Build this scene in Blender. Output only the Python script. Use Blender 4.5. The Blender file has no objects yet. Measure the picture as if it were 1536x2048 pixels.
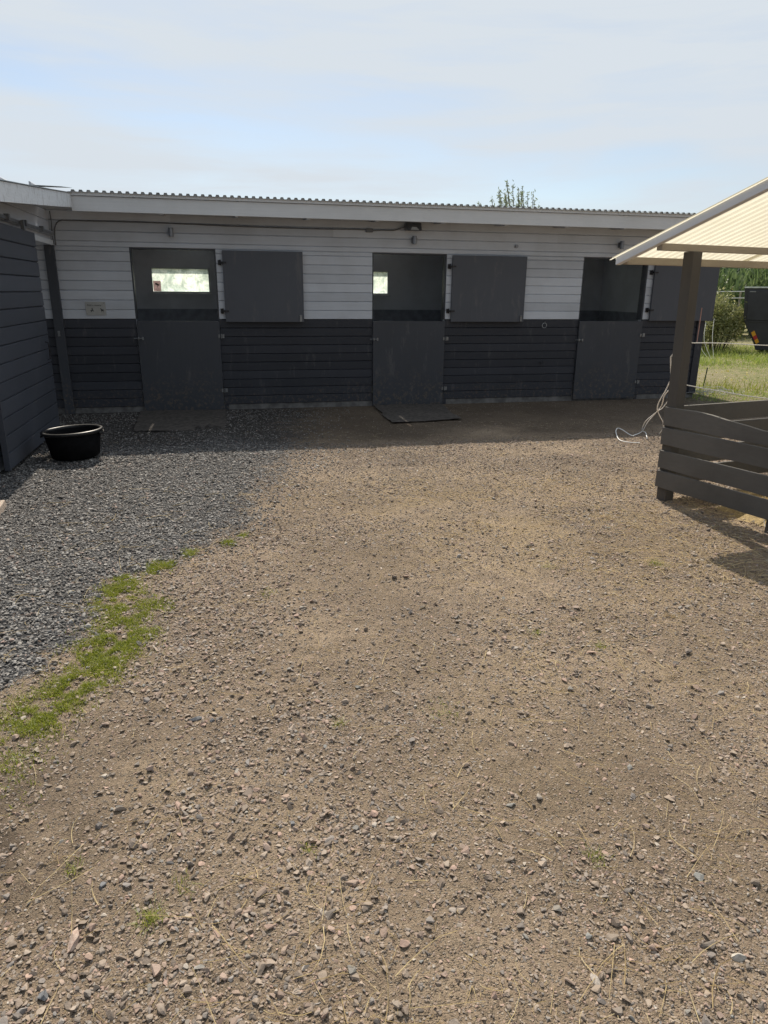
import bpy, math, random
import numpy as np
from mathutils import Vector, Matrix

random.seed(7)
rng = np.random.default_rng(11)
C = bpy.context.scene.collection
scene = bpy.context.scene
R = math.radians

# ------------------------------------------------------------------ camera
cam_d = bpy.data.cameras.new("camera")
cam = bpy.data.objects.new("camera", cam_d)
C.objects.link(cam)
cam_d.sensor_fit = 'VERTICAL'
cam_d.sensor_height = 24.0
cam_d.lens = 24.0 * 1384.21 / 2048.0
cam_d.clip_start = 0.05
cam_d.clip_end = 3000
rt, up, fw = (0.97583127, -0.21833775, 0.00905281), (0.05777663, 0.2977344, 0.95289878), (0.21074911, 0.92934539, -0.30315336)
cam.matrix_world = Matrix(((rt[0], up[0], -fw[0], 0), (rt[1], up[1], -fw[1], 0), (rt[2], up[2], -fw[2], 1.629), (0, 0, 0, 1)))
scene.camera = cam

# ------------------------------------------------------------------ sky and sun
SUN_EL, SUN_AZ = R(49), R(2.0)          # azimuth from +Y towards +X
world = bpy.data.worlds.new("World")
scene.world = world
world.use_nodes = True
nt = world.node_tree
nt.nodes.clear()
def wn(t, **k):
    n = nt.nodes.new(t)
    for a, b in k.items(): setattr(n, a, b)
    return n
w_out = wn('ShaderNodeOutputWorld'); w_bg = wn('ShaderNodeBackground')
w_sky = wn('ShaderNodeTexSky', sky_type='NISHITA', sun_disc=False)
w_sky.sun_elevation = SUN_EL
w_sky.sun_rotation = SUN_AZ
w_sky.air_density = 1.0; w_sky.dust_density = 0.6; w_sky.ozone_density = 1.0
w_bg.inputs['Strength'].default_value = 0.10
w_tc = wn('ShaderNodeTexCoord')
def cloud(scale, sx, sy, sz, detail, rough, lo, hi, dist=0.0, off=(0, 0, 0)):
    mp = wn('ShaderNodeMapping'); mp.inputs['Scale'].default_value = (sx, sy, sz); mp.inputs['Location'].default_value = off
    mp.inputs['Rotation'].default_value = (0.0, 0.06, 0)
    nt.links.new(w_tc.outputs['Generated'], mp.inputs['Vector'])
    no = wn('ShaderNodeTexNoise'); no.inputs['Scale'].default_value = scale
    no.inputs['Detail'].default_value = detail; no.inputs['Roughness'].default_value = rough
    no.inputs['Distortion'].default_value = dist
    nt.links.new(mp.outputs[0], no.inputs['Vector'])
    mr = wn('ShaderNodeMapRange', interpolation_type='SMOOTHSTEP'); mr.inputs['From Min'].default_value = lo; mr.inputs['From Max'].default_value = hi
    nt.links.new(no.outputs['Fac'], mr.inputs['Value'])
    return mr.outputs['Result']
c1 = cloud(1.5, 1, 1, 5.0, 6, .5, .27, .50, .45, (0.75, 0.1, 0.9))
c2 = cloud(3.4, 1, 1, 9.0, 8, .55, .32, .75, .5, (1.3, 2.0, 0.4))
cm = wn('ShaderNodeMath', operation='MULTIPLY_ADD'); nt.links.new(c2, cm.inputs[0]); cm.inputs[1].default_value = 0.42
cs = wn('ShaderNodeMath', operation='MULTIPLY'); nt.links.new(c1, cs.inputs[0]); cs.inputs[1].default_value = 0.58
ch = wn('ShaderNodeMath', operation='ADD'); nt.links.new(cs.outputs[0], ch.inputs[0]); ch.inputs[1].default_value = 0.22
nt.links.new(ch.outputs[0], cm.inputs[2]); cm.use_clamp = True
w_dot = wn('ShaderNodeVectorMath', operation='DOT_PRODUCT'); nt.links.new(w_tc.outputs['Generated'], w_dot.inputs[0])
w_dot.inputs[1].default_value = (math.sin(SUN_AZ) * math.cos(SUN_EL), math.cos(SUN_AZ) * math.cos(SUN_EL), math.sin(SUN_EL))
w_mr = wn('ShaderNodeMapRange', interpolation_type='SMOOTHSTEP'); nt.links.new(w_dot.outputs['Value'], w_mr.inputs['Value'])
for a_, b_ in (('From Min', -.5), ('From Max', .75), ('To Min', .44), ('To Max', 1.05)): w_mr.inputs[a_].default_value = b_
w_mix = wn('ShaderNodeMix', data_type='RGBA')
nt.links.new(cm.outputs[0], w_mix.inputs['Factor'])
nt.links.new(w_sky.outputs[0], w_mix.inputs[6])
w_cc = wn('ShaderNodeVectorMath', operation='SCALE'); w_cc.inputs[0].default_value = (5.7, 6.2, 6.7); nt.links.new(w_mr.outputs['Result'], w_cc.inputs['Scale'])
nt.links.new(w_cc.outputs[0], w_mix.inputs[7])
nt.links.new(w_mix.outputs[2], w_bg.inputs['Color'])
nt.links.new(w_bg.outputs[0], w_out.inputs['Surface'])

sun_d = bpy.data.lights.new("sun", 'SUN'); sun_d.energy = 5.0; sun_d.angle = R(0.53); sun_d.color = (1.0, 0.90, 0.76)
sun = bpy.data.objects.new("sun", sun_d); C.objects.link(sun)
sd = Vector((math.sin(SUN_AZ) * math.cos(SUN_EL), math.cos(SUN_AZ) * math.cos(SUN_EL), math.sin(SUN_EL)))
sun.rotation_euler = sd.to_track_quat('Z', 'Y').to_euler()

scene.view_settings.view_transform = 'Standard'
scene.view_settings.look = 'None'
scene.view_settings.exposure = 0.22
scene.view_settings.gamma = 1.0
scene.render.engine = 'CYCLES'
scene.cycles.transparent_max_bounces = 12
scene.cycles.max_bounces = 8

# ------------------------------------------------------------------ helpers
def tag(o, label=None, cat=None, group=None, kind=None):
    if label: o['label'] = label
    if cat: o['category'] = cat
    if group: o['group'] = group
    if kind: o['kind'] = kind
    return o
def empty(name, loc, label, cat, group=None):
    o = bpy.data.objects.new(name, None); C.objects.link(o); o.location = loc; o.empty_display_size = .2
    return tag(o, label, cat, group)

class MB:
    def __init__(s): s.v = []; s.f = []
    def add(s, vs, fs):
        b = len(s.v); s.v += [tuple(q) for q in vs]; s.f += [tuple(b + i for i in f) for f in fs]; return s
    def box(s, x0, x1, y0, y1, z0, z1):
        return s.add([(x0, y0, z0), (x1, y0, z0), (x1, y1, z0), (x0, y1, z0), (x0, y0, z1), (x1, y0, z1), (x1, y1, z1), (x0, y1, z1)],
              [(3, 2, 1, 0), (4, 5, 6, 7), (0, 1, 5, 4), (1, 2, 6, 5), (2, 3, 7, 6), (3, 0, 4, 7)])
    def hexa(s, bot, top):            # four bottom points (ccw from above), four top points
        return s.add(list(bot) + list(top), [(3, 2, 1, 0), (4, 5, 6, 7), (0, 1, 5, 4), (1, 2, 6, 5), (2, 3, 7, 6), (3, 0, 4, 7)])
    def sweep(s, rings):              # rings of equal length, closed profile, capped
        n = len(rings[0]); b = len(s.v)
        for r in rings: s.v += [tuple(q) for q in r]
        for k in range(len(rings) - 1):
            for i in range(n):
                j = (i + 1) % n
                s.f.append((b + k * n + i, b + k * n + j, b + (k + 1) * n + j, b + (k + 1) * n + i))
        s.f.append(tuple(b + i for i in range(n))[::-1]); m = b + (len(rings) - 1) * n
        s.f.append(tuple(m + i for i in range(n))); return s
    def tube(s, pts, r, n=6):
        pts = [Vector(q) for q in pts]; rings = []
        for i, q in enumerate(pts):
            d = (pts[min(i + 1, len(pts) - 1)] - pts[max(i - 1, 0)]).normalized()
            a = Vector((0, 0, 1)) if abs(d.z) < .9 else Vector((1, 0, 0))
            u = d.cross(a).normalized(); w = d.cross(u).normalized()
            rr = r[i] if isinstance(r, (list, tuple)) else r
            rings.append([q + (u * math.cos(2 * math.pi * k / n) + w * math.sin(2 * math.pi * k / n)) * rr for k in range(n)])
        return s.sweep(rings)
    def cyl(s, c, r, h, axis='z', n=20):
        p = {'z': (0, 0, 1), 'y': (0, 1, 0), 'x': (1, 0, 0)}[axis]; c = Vector(c); p = Vector(p)
        return s.tube([c, c + p * h], r, n)
    def build(s, name, m, parent=None, bevel=0, smooth=False):
        me = bpy.data.meshes.new(name); me.from_pydata(s.v, [], s.f); me.update()
        import bmesh
        bm = bmesh.new(); bm.from_mesh(me); bmesh.ops.recalc_face_normals(bm, faces=bm.faces); bm.to_mesh(me); bm.free()
        if smooth: me.shade_smooth()
        me.materials.append(m); o = bpy.data.objects.new(name, me); C.objects.link(o)
        if parent:
            o.parent = parent
            wl = parent_world(parent)
            me.transform(Matrix.Translation(-wl))
        if bevel:
            bv = o.modifiers.new('bevel', 'BEVEL'); bv.width = bevel; bv.segments = 2; bv.limit_method = 'ANGLE'; bv.angle_limit = R(40)
        return o
def parent_world(o):
    v = Vector((0, 0, 0))
    while o: v += o.location; o = o.parent
    return v

def spline(pts, n=8):
    P = [Vector(q) for q in pts]; out = []
    for i in range(len(P) - 1):
        a = P[max(i - 1, 0)]; b = P[i]; c = P[i + 1]; d = P[min(i + 2, len(P) - 1)]
        for k in range(n):
            t = k / n
            out.append(.5 * ((2 * b) + (c - a) * t + (2 * a - 5 * b + 4 * c - d) * t * t + (3 * b - a - 3 * c + d) * t ** 3))
    out.append(P[-1]); return out

# materials ----------------------------------------------------------
class NT:
    def __init__(s, name):
        s.m = bpy.data.materials.new(name); s.m.use_nodes = True; s.t = s.m.node_tree; s.b = s.t.nodes['Principled BSDF']; s.out = s.t.nodes['Material Output']
        s.tc = s.n('ShaderNodeTexCoord')
    def n(s, t, **k):
        q = s.t.nodes.new(t)
        for a, b in k.items(): setattr(q, a, b)
        return q
    def l(s, a, b): s.t.links.new(a, b)
    def map(s, scale, rot=(0, 0, 0), src='Object'):
        q = s.n('ShaderNodeMapping'); q.inputs['Scale'].default_value = scale; q.inputs['Rotation'].default_value = rot
        s.l(s.tc.outputs[src], q.inputs['Vector']); return q.outputs[0]
    def noise(s, vec, scale, detail=4, rough=.55, dist=0):
        q = s.n('ShaderNodeTexNoise'); q.inputs['Scale'].default_value = scale; q.inputs['Detail'].default_value = detail
        q.inputs['Roughness'].default_value = rough; q.inputs['Distortion'].default_value = dist; s.l(vec, q.inputs['Vector']); return q.outputs['Fac']
    def rng(s, val, a, b, c=0, d=1):
        q = s.n('ShaderNodeMapRange', interpolation_type='SMOOTHSTEP'); s.l(val, q.inputs['Value'])
        for i, x in zip(('From Min', 'From Max', 'To Min', 'To Max'), (a, b, c, d)): q.inputs[i].default_value = x
        return q.outputs['Result']
    def mix(s, f, a, b, blend='MIX'):
        q = s.n('ShaderNodeMix', data_type='RGBA', blend_type=blend)
        for sock, v in ((q.inputs['Factor'], f), (q.inputs[6], a), (q.inputs[7], b)):
            if isinstance(v, (int, float)): sock.default_value = v
            elif isinstance(v, tuple): sock.default_value = (*v, 1)[:4]
            else: s.l(v, sock)
        return q.outputs[2]
    def math(s, op, a, b=0):
        q = s.n('ShaderNodeMath', operation=op)
        for i, v in enumerate((a, b)):
            if isinstance(v, (int, float)): q.inputs[i].default_value = v
            else: s.l(v, q.inputs[i])
        return q.outputs[0]
    def bump(s, h, strength, dist, base=None):
        q = s.n('ShaderNodeBump'); q.inputs['Strength'].default_value = strength; q.inputs['Distance'].default_value = dist
        s.l(h, q.inputs['Height'])
        if base: s.l(base, q.inputs['Normal'])
        return q.outputs[0]
    def fin(s, col, rough=.6, normal=None, metal=0, spec=None):
        if isinstance(col, tuple): s.b.inputs['Base Color'].default_value = (*col, 1)
        else: s.l(col, s.b.inputs['Base Color'])
        if isinstance(rough, (int, float)): s.b.inputs['Roughness'].default_value = rough
        else: s.l(rough, s.b.inputs['Roughness'])
        s.b.inputs['Metallic'].default_value = metal
        if spec is not None: s.b.inputs['Specular IOR Level'].default_value = spec
        if normal: s.l(normal, s.b.inputs['Normal'])
        return s.m

def paint(name, col, dirt, rough=.55, axis=0, amt=.35, bump=.25, island=.10):
    """brushed paint on sawn boards, grain along one axis"""
    q = NT(name); sc = [14, 14, 14]; sc[axis] = .8
    v = q.map(tuple(sc)); g = q.noise(v, 3.0, 6, .65)
    big = q.noise(q.map((1, 1, 1)), 1.3, 5, .6)
    sp = q.noise(q.map((1, 1, 1)), 26, 3, .7)
    c = q.mix(q.rng(big, .38, .72, 0, amt), col, dirt)
    c = q.mix(q.rng(g, .3, .8, 0, .22), c, dirt)
    c = q.mix(q.rng(sp, .68, .78, 0, .35), c, dirt)
    geo = q.n('ShaderNodeNewGeometry')
    isl = q.rng(geo.outputs['Random Per Island'], 0, 1, 1 - island, 1 + island)
    hv = q.n('ShaderNodeHueSaturation'); q.l(c, hv.inputs['Color']); q.l(isl, hv.inputs['Value'])
    return q.fin(hv.outputs[0], rough, q.bump(g, bump, .002), spec=.3)
def muddy(name, col, dirt, axis, rough, bump, island, hi=.45, amt=.55):
    m = paint(name, col, dirt, rough, axis, .3, bump, island); q = object.__new__(NT); q.m = m; q.t = m.node_tree; q.b = q.t.nodes['Principled BSDF']; q.tc = q.n('ShaderNodeTexCoord')
    old = q.b.inputs['Base Color'].links[0].from_socket; geo = q.n('ShaderNodeNewGeometry'); sp = q.n('ShaderNodeSeparateXYZ'); q.l(geo.outputs['Position'], sp.inputs[0])
    v = q.map((1, 1, 1)); n = q.noise(v, 22, 6, .75); n2 = q.noise(v, 2.3, 4, .6); n3 = q.noise(q.map((1, 1, .25)), 9, 5, .7)
    band = q.rng(q.math('ADD', sp.outputs[2], q.math('MULTIPLY', q.math('SUBTRACT', n2, .5), -.6)), hi, .05)
    mud = q.math('MULTIPLY', q.rng(n, .50, .62), band); c = q.mix(q.math('MULTIPLY', mud, amt), old, (.17, .135, .10))
    c = q.mix(q.math('MULTIPLY', q.rng(n3, .56, .70), .22), c, (.22, .21, .20)); q.l(c, q.b.inputs['Base Color']); return m
def simple(name, col, rough=.5, metal=0, var=.2, scale=8, bump=.1, spec=None):
    q = NT(name); n = q.noise(q.map((1, 1, 1)), scale, 5, .6)
    dk = tuple(x * (1 - var) for x in col); lt = tuple(min(1, x * (1 + var)) for x in col)
    return q.fin(q.mix(q.rng(n, .3, .7), dk, lt), rough, q.bump(n, bump, .003), metal, spec)

M = {}
M['white'] = paint('white_board_paint', (.60, .64, .70), (.36, .37, .38))
M['white_y'] = paint('white_board_paint_side', (.56, .59, .65), (.42, .42, .40), axis=1)
M['fascia'] = paint('white_fascia_paint', (.74, .77, .80), (.50, .52, .52), amt=.3, island=.03)
q = NT('worn_white_fascia_paint')
g = q.noise(q.map((3, 3, 22)), 2.2, 8, .72, .4); f = q.noise(q.map((1, 1, .35)), 19, 8, .78)
q.fin(q.mix(q.rng(f, .52, .62, 0, .5), q.mix(q.rng(g, .4, .7, 0, .3), (.76, .79, .82), (.5, .52, .52)), (.36, .36, .35)), .6, q.bump(f, .3, .004), spec=.3)
M['fascia_worn'] = q.m
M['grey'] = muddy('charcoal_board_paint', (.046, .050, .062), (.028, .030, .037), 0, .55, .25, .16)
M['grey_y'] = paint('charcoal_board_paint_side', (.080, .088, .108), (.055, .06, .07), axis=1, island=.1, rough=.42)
M['door'] = muddy('charcoal_door_paint', (.062, .068, .081), (.044, .048, .057), 2, .45, .10, 0, .7, .6)
M['hatch'] = muddy('charcoal_hatch_paint', (.092, .100, .118), (.068, .075, .088), 2, .45, .10, 0, .1, .3)
M['inside'] = simple('grey_inner_wall_paint', (.62, .65, .72), .5, var=.12, scale=1.5)
M['kick'] = simple('dark_kick_boards', (.26, .28, .34), .5)
M['plinth'] = simple('concrete_plinth', (.16, .155, .15), .85, var=.35, scale=9, bump=.5)
M['tin'] = simple('galvanised_roof_tin', (.33, .36, .37), .45, .5, var=.15)
M['steel2'] = simple('bright_steel', (.5, .51, .52), .4, .5)
M['closure'] = simple('grey_ridge_closure', (.40, .43, .45), .7)
M['steel'] = simple('galvanised_steel', (.24, .25, .26), .45, .7, var=.2)
M['blacksteel'] = simple('black_iron', (.03, .03, .035), .4, .5)
M['rubber'] = simple('dusty_rubber_mat', (.066, .057, .050), .95, var=.45, scale=20, bump=.5)
M['tubin'] = simple('dull_black_rubber', (.006, .006, .007), .8, var=.3, scale=18, spec=.1)
M['tub'] = simple('black_rubber_tub', (.012, .012, .013), .38, var=.3, scale=18)
M['feeder'] = paint('dark_stained_boards', (.145, .138, .130), (.075, .070, .064), rough=.7, axis=1, amt=.6, bump=.8, island=.15)
M['post'] = paint('dark_stained_post', (.10, .092, .084), (.06, .055, .050), rough=.75, axis=2, bump=.6)
M['rafter'] = paint('grey_painted_rafter', (.72, .74, .78), (.5, .5, .52), axis=1, rough=.6)
M['purlin'] = paint('weathered_pale_purlin', (.42, .37, .30), (.22, .19, .16), rough=.8, axis=0, bump=.5)
M['rope'] = simple('white_fence_rope_fibre', (.90, .90, .88), .6, var=.15, scale=180, bump=.6)
M['ropedim'] = simple('greyed_wire', (.40, .41, .42), .6)
M['pink'] = simple('faded_pink_cord', (.42, .25, .22), .7)
M['cable'] = simple('grey_cable_sheath', (.13, .135, .145), .5)
M['lamp'] = simple('grey_lamp_metal', (.20, .21, .23), .35, .6)
M['lampglass'] = simple('lamp_glass', (.55, .58, .60), .15, 0, spec=.6)
M['wood'] = simple('grey_weathered_wood', (.30, .27, .23), .85, var=.3)
M['skip'] = simple('dark_painted_container', (.030, .032, .040), .45, var=.2, scale=3)
M['skiprim'] = simple('pale_rim', (.6, .65, .62), .4)
M['yellow'] = simple('orange_reflector', (.75, .36, .02), .35, var=.06)
M['red'] = simple('red_reflector', (.45, .025, .03), .35, var=.06)
M['green'] = simple('green_fibre_rod', (.02, .07, .04), .5)
M['signm'] = simple('greyed_sign_plate', (.40, .40, .38), .5, var=.1)
M['ink'] = simple('dark_print', (.03, .035, .035), .6)
M['stick'] = simple('pinkish_sticker', (.50, .40, .40), .5, var=.05)
M['redink'] = simple('faded_red_print', (.22, .07, .07), .6)

# glass dirty: lets the meadow through, glows with sunlight on its dust
q = NT('dusty_window_glass'); q.t.nodes.remove(q.b)
n1 = q.noise(q.map((1, 1, 1)), 6, 7, .72, .6); n2 = q.noise(q.map((1, 1, .3)), 30, 4, .7)
fac = q.math('ADD', q.rng(n1, .25, .75, .35, .80), q.rng(n2, .4, .7, 0, .18))
tr = q.n('ShaderNodeBsdfTransparent'); tr.inputs[0].default_value = (.78, .86, .82, 1)
tl = q.n('ShaderNodeBsdfTranslucent'); q.l(q.mix(q.rng(n1, .35, .62), (.66, .72, .68), (.95, .97, .93)), tl.inputs[0])
ms = q.n('ShaderNodeMixShader'); q.l(fac, ms.inputs[0]); q.l(tr.outputs[0], ms.inputs[1]); q.l(tl.outputs[0], ms.inputs[2]); q.l(ms.outputs[0], q.out.inputs[0])
M['glass'] = q.m
# translucent roof sheet
q = NT('translucent_cream_sheet'); q.t.nodes.remove(q.b)
n1 = q.noise(q.map((1, 1, 1)), 2.5, 6, .65); n2 = q.noise(q.map((1, 1, 1)), 40, 4, .7)
c = q.mix(q.rng(n1, .35, .7, 0, .35), (.74, .71, .60), (.62, .58, .46)); c = q.mix(q.rng(n2, .68, .76, 0, .4), c, (.45, .40, .3))
d_ = q.n('ShaderNodeBsdfDiffuse'); q.l(c, d_.inputs[0]); tl = q.n('ShaderNodeBsdfTranslucent'); q.l(c, tl.inputs[0])
ms = q.n('ShaderNodeMixShader'); ms.inputs[0].default_value = .62; q.l(d_.outputs[0], ms.inputs[1]); q.l(tl.outputs[0], ms.inputs[2]); q.l(ms.outputs[0], q.out.inputs[0])
M['sheet'] = q.m

q = NT('pinkish_sticker_film'); q.t.nodes.remove(q.b)
d_ = q.n('ShaderNodeBsdfDiffuse'); d_.inputs[0].default_value = (.62, .5, .5, 1); tl = q.n('ShaderNodeBsdfTranslucent'); tl.inputs[0].default_value = (.66, .52, .54, 1)
ms = q.n('ShaderNodeMixShader'); ms.inputs[0].default_value = .75; q.l(d_.outputs[0], ms.inputs[1]); q.l(tl.outputs[0], ms.inputs[2]); q.l(ms.outputs[0], q.out.inputs[0]); M['stickt'] = q.m
q = NT('added_light_panel_sheet'); q.t.nodes.remove(q.b)  # translucent sheet for the unseen roof panels added to light the stalls
d_ = q.n('ShaderNodeBsdfDiffuse'); d_.inputs[0].default_value = (.5, .5, .48, 1); tl = q.n('ShaderNodeBsdfTranslucent'); tl.inputs[0].default_value = (.62, .64, .64, 1)
ms = q.n('ShaderNodeMixShader'); ms.inputs[0].default_value = .6; q.l(d_.outputs[0], ms.inputs[1]); q.l(tl.outputs[0], ms.inputs[2]); q.l(ms.outputs[0], q.out.inputs[0]); M['added_panel_sheet'] = q.m
def leafmat(name, c1, c2, trans=.35):
    q = NT(name); q.t.nodes.remove(q.b); geo = q.n('ShaderNodeNewGeometry')
    c = q.mix(geo.outputs['Random Per Island'], c1, c2)
    d_ = q.n('ShaderNodeBsdfDiffuse'); q.l(c, d_.inputs[0]); tl = q.n('ShaderNodeBsdfTranslucent'); q.l(c, tl.inputs[0])
    gl = q.n('ShaderNodeBsdfGlossy'); gl.inputs['Roughness'].default_value = .45; gl.inputs[0].default_value = (.8, .8, .8, 1)
    ms = q.n('ShaderNodeMixShader'); ms.inputs[0].default_value = trans; q.l(d_.outputs[0], ms.inputs[1]); q.l(tl.outputs[0], ms.inputs[2])
    m2 = q.n('ShaderNodeMixShader'); m2.inputs[0].default_value = .05; q.l(ms.outputs[0], m2.inputs[1]); q.l(gl.outputs[0], m2.inputs[2])
    q.l(m2.outputs[0], q.out.inputs[0]); return q.m
M['grass'] = leafmat('yard_grass_blades', (.16, .21, .015), (.36, .38, .06), .5)
M['grassfar'] = leafmat('field_grass_blades', (.17, .27, .035), (.40, .44, .12), .5)
M['straw'] = leafmat('dry_straw', (.62, .50, .28), (.92, .82, .56), .55)
M['leaf'] = leafmat('bush_leaves', (.15, .18, .05), (.42, .42, .20), .4)
M['leafdark'] = leafmat('tree_leaves', (.05, .10, .045), (.12, .18, .09), .35)
M['leafwillow'] = leafmat('willow_leaves', (.17, .22, .13), (.30, .35, .22), .4)
M['reed'] = leafmat('reed_blades', (.09, .15, .05), (.20, .27, .11), .4)
M['flower'] = leafmat('yellow_weed_flowers', (.55, .45, .05), (.6, .55, .2), .3)
M['bark'] = simple('bark', (.11, .09, .07), .9, var=.4, scale=14, bump=.6)

# ------------------------------------------------------------------ numpy tools
def vnoise(x, y, s, seed):
    r = np.random.default_rng(seed); G = r.random((256, 256)); x = x / s + 37.2; y = y / s + 11.7
    xi = np.floor(x).astype(int); yi = np.floor(y).astype(int); fx = x - xi; fy = y - yi
    fx = fx * fx * (3 - 2 * fx); fy = fy * fy * (3 - 2 * fy)
    g = lambda a, b: G[a % 256, b % 256]
    return (g(xi, yi) * (1 - fx) + g(xi + 1, yi) * fx) * (1 - fy) + (g(xi, yi + 1) * (1 - fx) + g(xi + 1, yi + 1) * fx) * fy
def fbm(x, y, s, seed, o=4):
    t = 0; a = .5; n = 0
    for k in range(o): t = t + a * vnoise(x, y, s / 2 ** k, seed + k); n += a; a *= .5
    return t / n
def sstep(a, b, x): t = np.clip((x - a) / (b - a), 0, 1); return t * t * (3 - 2 * t)
# gravel edge: x position of the border as function of y
EY = np.array([0, 2.0, 2.79, 3.0, 3.25, 3.48, 3.8, 4.09, 4.19, 4.39, 4.53, 4.96, 6.07, 6.8, 7.6, 10.2])
EX = np.array([-1.3, -1.15, -1.0, -.90, -.88, -.74, -.78, -.66, -.44, -.30, -.12, .08, .30, .45, .70, 1.0])
def gravel_mask(x, y):
    e = np.interp(y, EY, EX); d = x - e + (fbm(x, y, .5, 5) - .5) * .45 + (fbm(x, y, .09, 6, 2) - .5) * .2
    w = np.interp(y, [2, 3.8, 4.6, 6, 9], [.10, .20, .45, .8, 1.3])
    return 1 - sstep(-w, w, d)
def grass_mask(x, y):
    """the far meadow right of and behind the stable"""
    m = sstep(7.35, 7.75, x + (fbm(x, y, .7, 9) - .5) * .6) * sstep(9.3, 10.0, y + (fbm(x, y, .8, 19) - .5) * .9 - .12 * (x - 7.6) * 0)
    m = np.maximum(m, sstep(13.3, 13.8, y)); return m
def ground_z(x, y):
    big = (fbm(x, y, 1.6, 21) - .5) * .022
    fine = (fbm(x, y, .12, 31, 3) - .5) * .014 + (fbm(x, y, .035, 37, 2) - .5) * .014
    ped = gravel_mask(x, y) * .012
    near = (y > -3) & (y < 9.5)
    return np.where(near, big + fine * 1.0 + ped, big * .4) * sstep(10.3, 9.3, y) - .004

def np_mesh(name, V, F, mat, col=None, smooth=False):
    """V (n,3), F (m,k) all the same k"""
    me = bpy.data.meshes.new(name); n = len(V); m, k = F.shape
    me.vertices.add(n); me.vertices.foreach_set('co', np.ascontiguousarray(V, dtype=np.float32).ravel())
    me.loops.add(m * k); me.loops.foreach_set('vertex_index', np.ascontiguousarray(F, dtype=np.int32).ravel())
    me.polygons.add(m); me.polygons.foreach_set('loop_start', np.arange(0, m * k, k, dtype=np.int32))
    me.update(calc_edges=True)
    if not smooth: me.polygons.foreach_set('use_smooth', np.zeros(m, bool))
    if col is not None:
        a = me.color_attributes.new('tint', 'FLOAT_COLOR', 'POINT'); c4 = np.ones((n, 4), np.float32); c4[:, :3] = col
        a.data.foreach_set('color', c4.ravel())
    me.materials.append(mat); o = bpy.data.objects.new(name, me); C.objects.link(o); return o

# ------------------------------------------------------------------ ground
def grid(xs, ys):
    X, Y = np.meshgrid(xs, ys); nx, ny = len(xs), len(ys)
    i = np.arange(nx * ny).reshape(ny, nx)
    F = np.stack([i[:-1, :-1].ravel(), i[:-1, 1:].ravel(), i[1:, 1:].ravel(), i[1:, :-1].ravel()], 1)
    return X.ravel(), Y.ravel(), F
def axis(lo, hi, step, far):
    c = np.arange(lo, hi + 1e-6, step); a = [lo]; s = step
    while a[-1] > -far: s *= 1.35; a.append(a[-1] - s)
    b = [hi]; s = step
    while b[-1] < far: s *= 1.35; b.append(b[-1] + s)
    return np.concatenate([np.array(a[1:])[::-1], c, np.array(b[1:])])
xs = axis(-2.2, 5.4, .012, 900)
ys = axis(.8, 8.0, .016, 900); ys = np.unique(np.concatenate([ys[(ys < .8) | (ys > 3.2)], np.arange(.8, 3.2, .009)]))
gx, gy, GF = grid(xs, ys)
GV = np.stack([gx, gy, ground_z(gx, gy)], 1)
q = NT('yard_dirt_and_gravel')
att = q.n('ShaderNodeAttribute'); att.attribute_name = 'tint'
sep = q.n('ShaderNodeSeparateColor'); q.l(att.outputs['Color'], sep.inputs[0]); GR, GS, DK = sep.outputs
v1 = q.map((1, 1, 1))
big = q.noise(v1, .9, 6, .6); mid = q.noise(v1, 7, 6, .65); fin_ = q.noise(v1, 60, 5, .7); grit = q.noise(v1, 260, 3, .75)
dirt = q.mix(q.rng(big, .35, .66), (.245, .184, .130), (.44, .338, .240))
dirt = q.mix(q.rng(mid, .40, .70, 0, .55), dirt, (.165, .122, .084))
dirt = q.mix(q.rng(grit, .50, .72, 0, .55), dirt, (.52, .44, .34))
dirt = q.mix(q.rng(grit, .50, .30, 0, .55), dirt, (.07, .055, .043))
def vor(scale, rand=1.0):
    n = q.n('ShaderNodeTexVoronoi'); n.inputs['Scale'].default_value = scale; q.l(v1, n.inputs['Vector'])
    ed = q.n('ShaderNodeTexVoronoi', feature='DISTANCE_TO_EDGE'); ed.inputs['Scale'].default_value = scale; q.l(v1, ed.inputs['Vector'])
    return n, ed.outputs['Distance']
va, ea = vor(150); vb, eb = vor(70)
def cellcol(v, stops):
    s_ = q.n('ShaderNodeSeparateColor'); q.l(v.outputs['Color'], s_.inputs[0]); r = q.n('ShaderNodeValToRGB'); r.color_ramp.interpolation = 'CONSTANT'
    r.color_ramp.elements[0].color = (*stops[0][1], 1); r.color_ramp.elements[1].position = stops[1][0]; r.color_ramp.elements[1].color = (*stops[1][1], 1)
    for p_, c_ in stops[2:]: e = r.color_ramp.elements.new(p_); e.color = (*c_, 1)
    q.l(s_.outputs[0], r.inputs[0]); return r.outputs[0], s_.outputs[1]
peb, pr = cellcol(va, [(0, (.14, .115, .09)), (.2, (.26, .205, .145)), (.42, (.37, .295, .21)), (.62, (.33, .235, .18)), (.72, (.45, .37, .27)), (.86, (.22, .21, .20)), (.95, (.52, .45, .36))])
shown = q.math('MULTIPLY', q.rng(pr, .48, .55), q.rng(ea, .02, .12))
dirt = q.mix(q.math('MULTIPLY', shown, .75), dirt, peb)
crush, cr = cellcol(vb, [(0, (.07, .07, .075)), (.2, (.13, .13, .135)), (.45, (.20, .20, .205)), (.7, (.29, .285, .28)), (.88, (.45, .44, .43)), (.95, (.17, .13, .11))])
crush = q.mix(q.rng(eb, .10, .02, 0, .85), crush, (.03, .028, .027))
at2 = q.n('ShaderNodeAttribute'); at2.attribute_name = 'chaff'
st_ = q.noise(q.map((1, 4, 1), (0, 0, .6)), 45, 4, .7, 1.2); st2 = q.noise(q.map((4, 1, 1), (0, 0, .3)), 38, 4, .7, 1.2)
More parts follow.
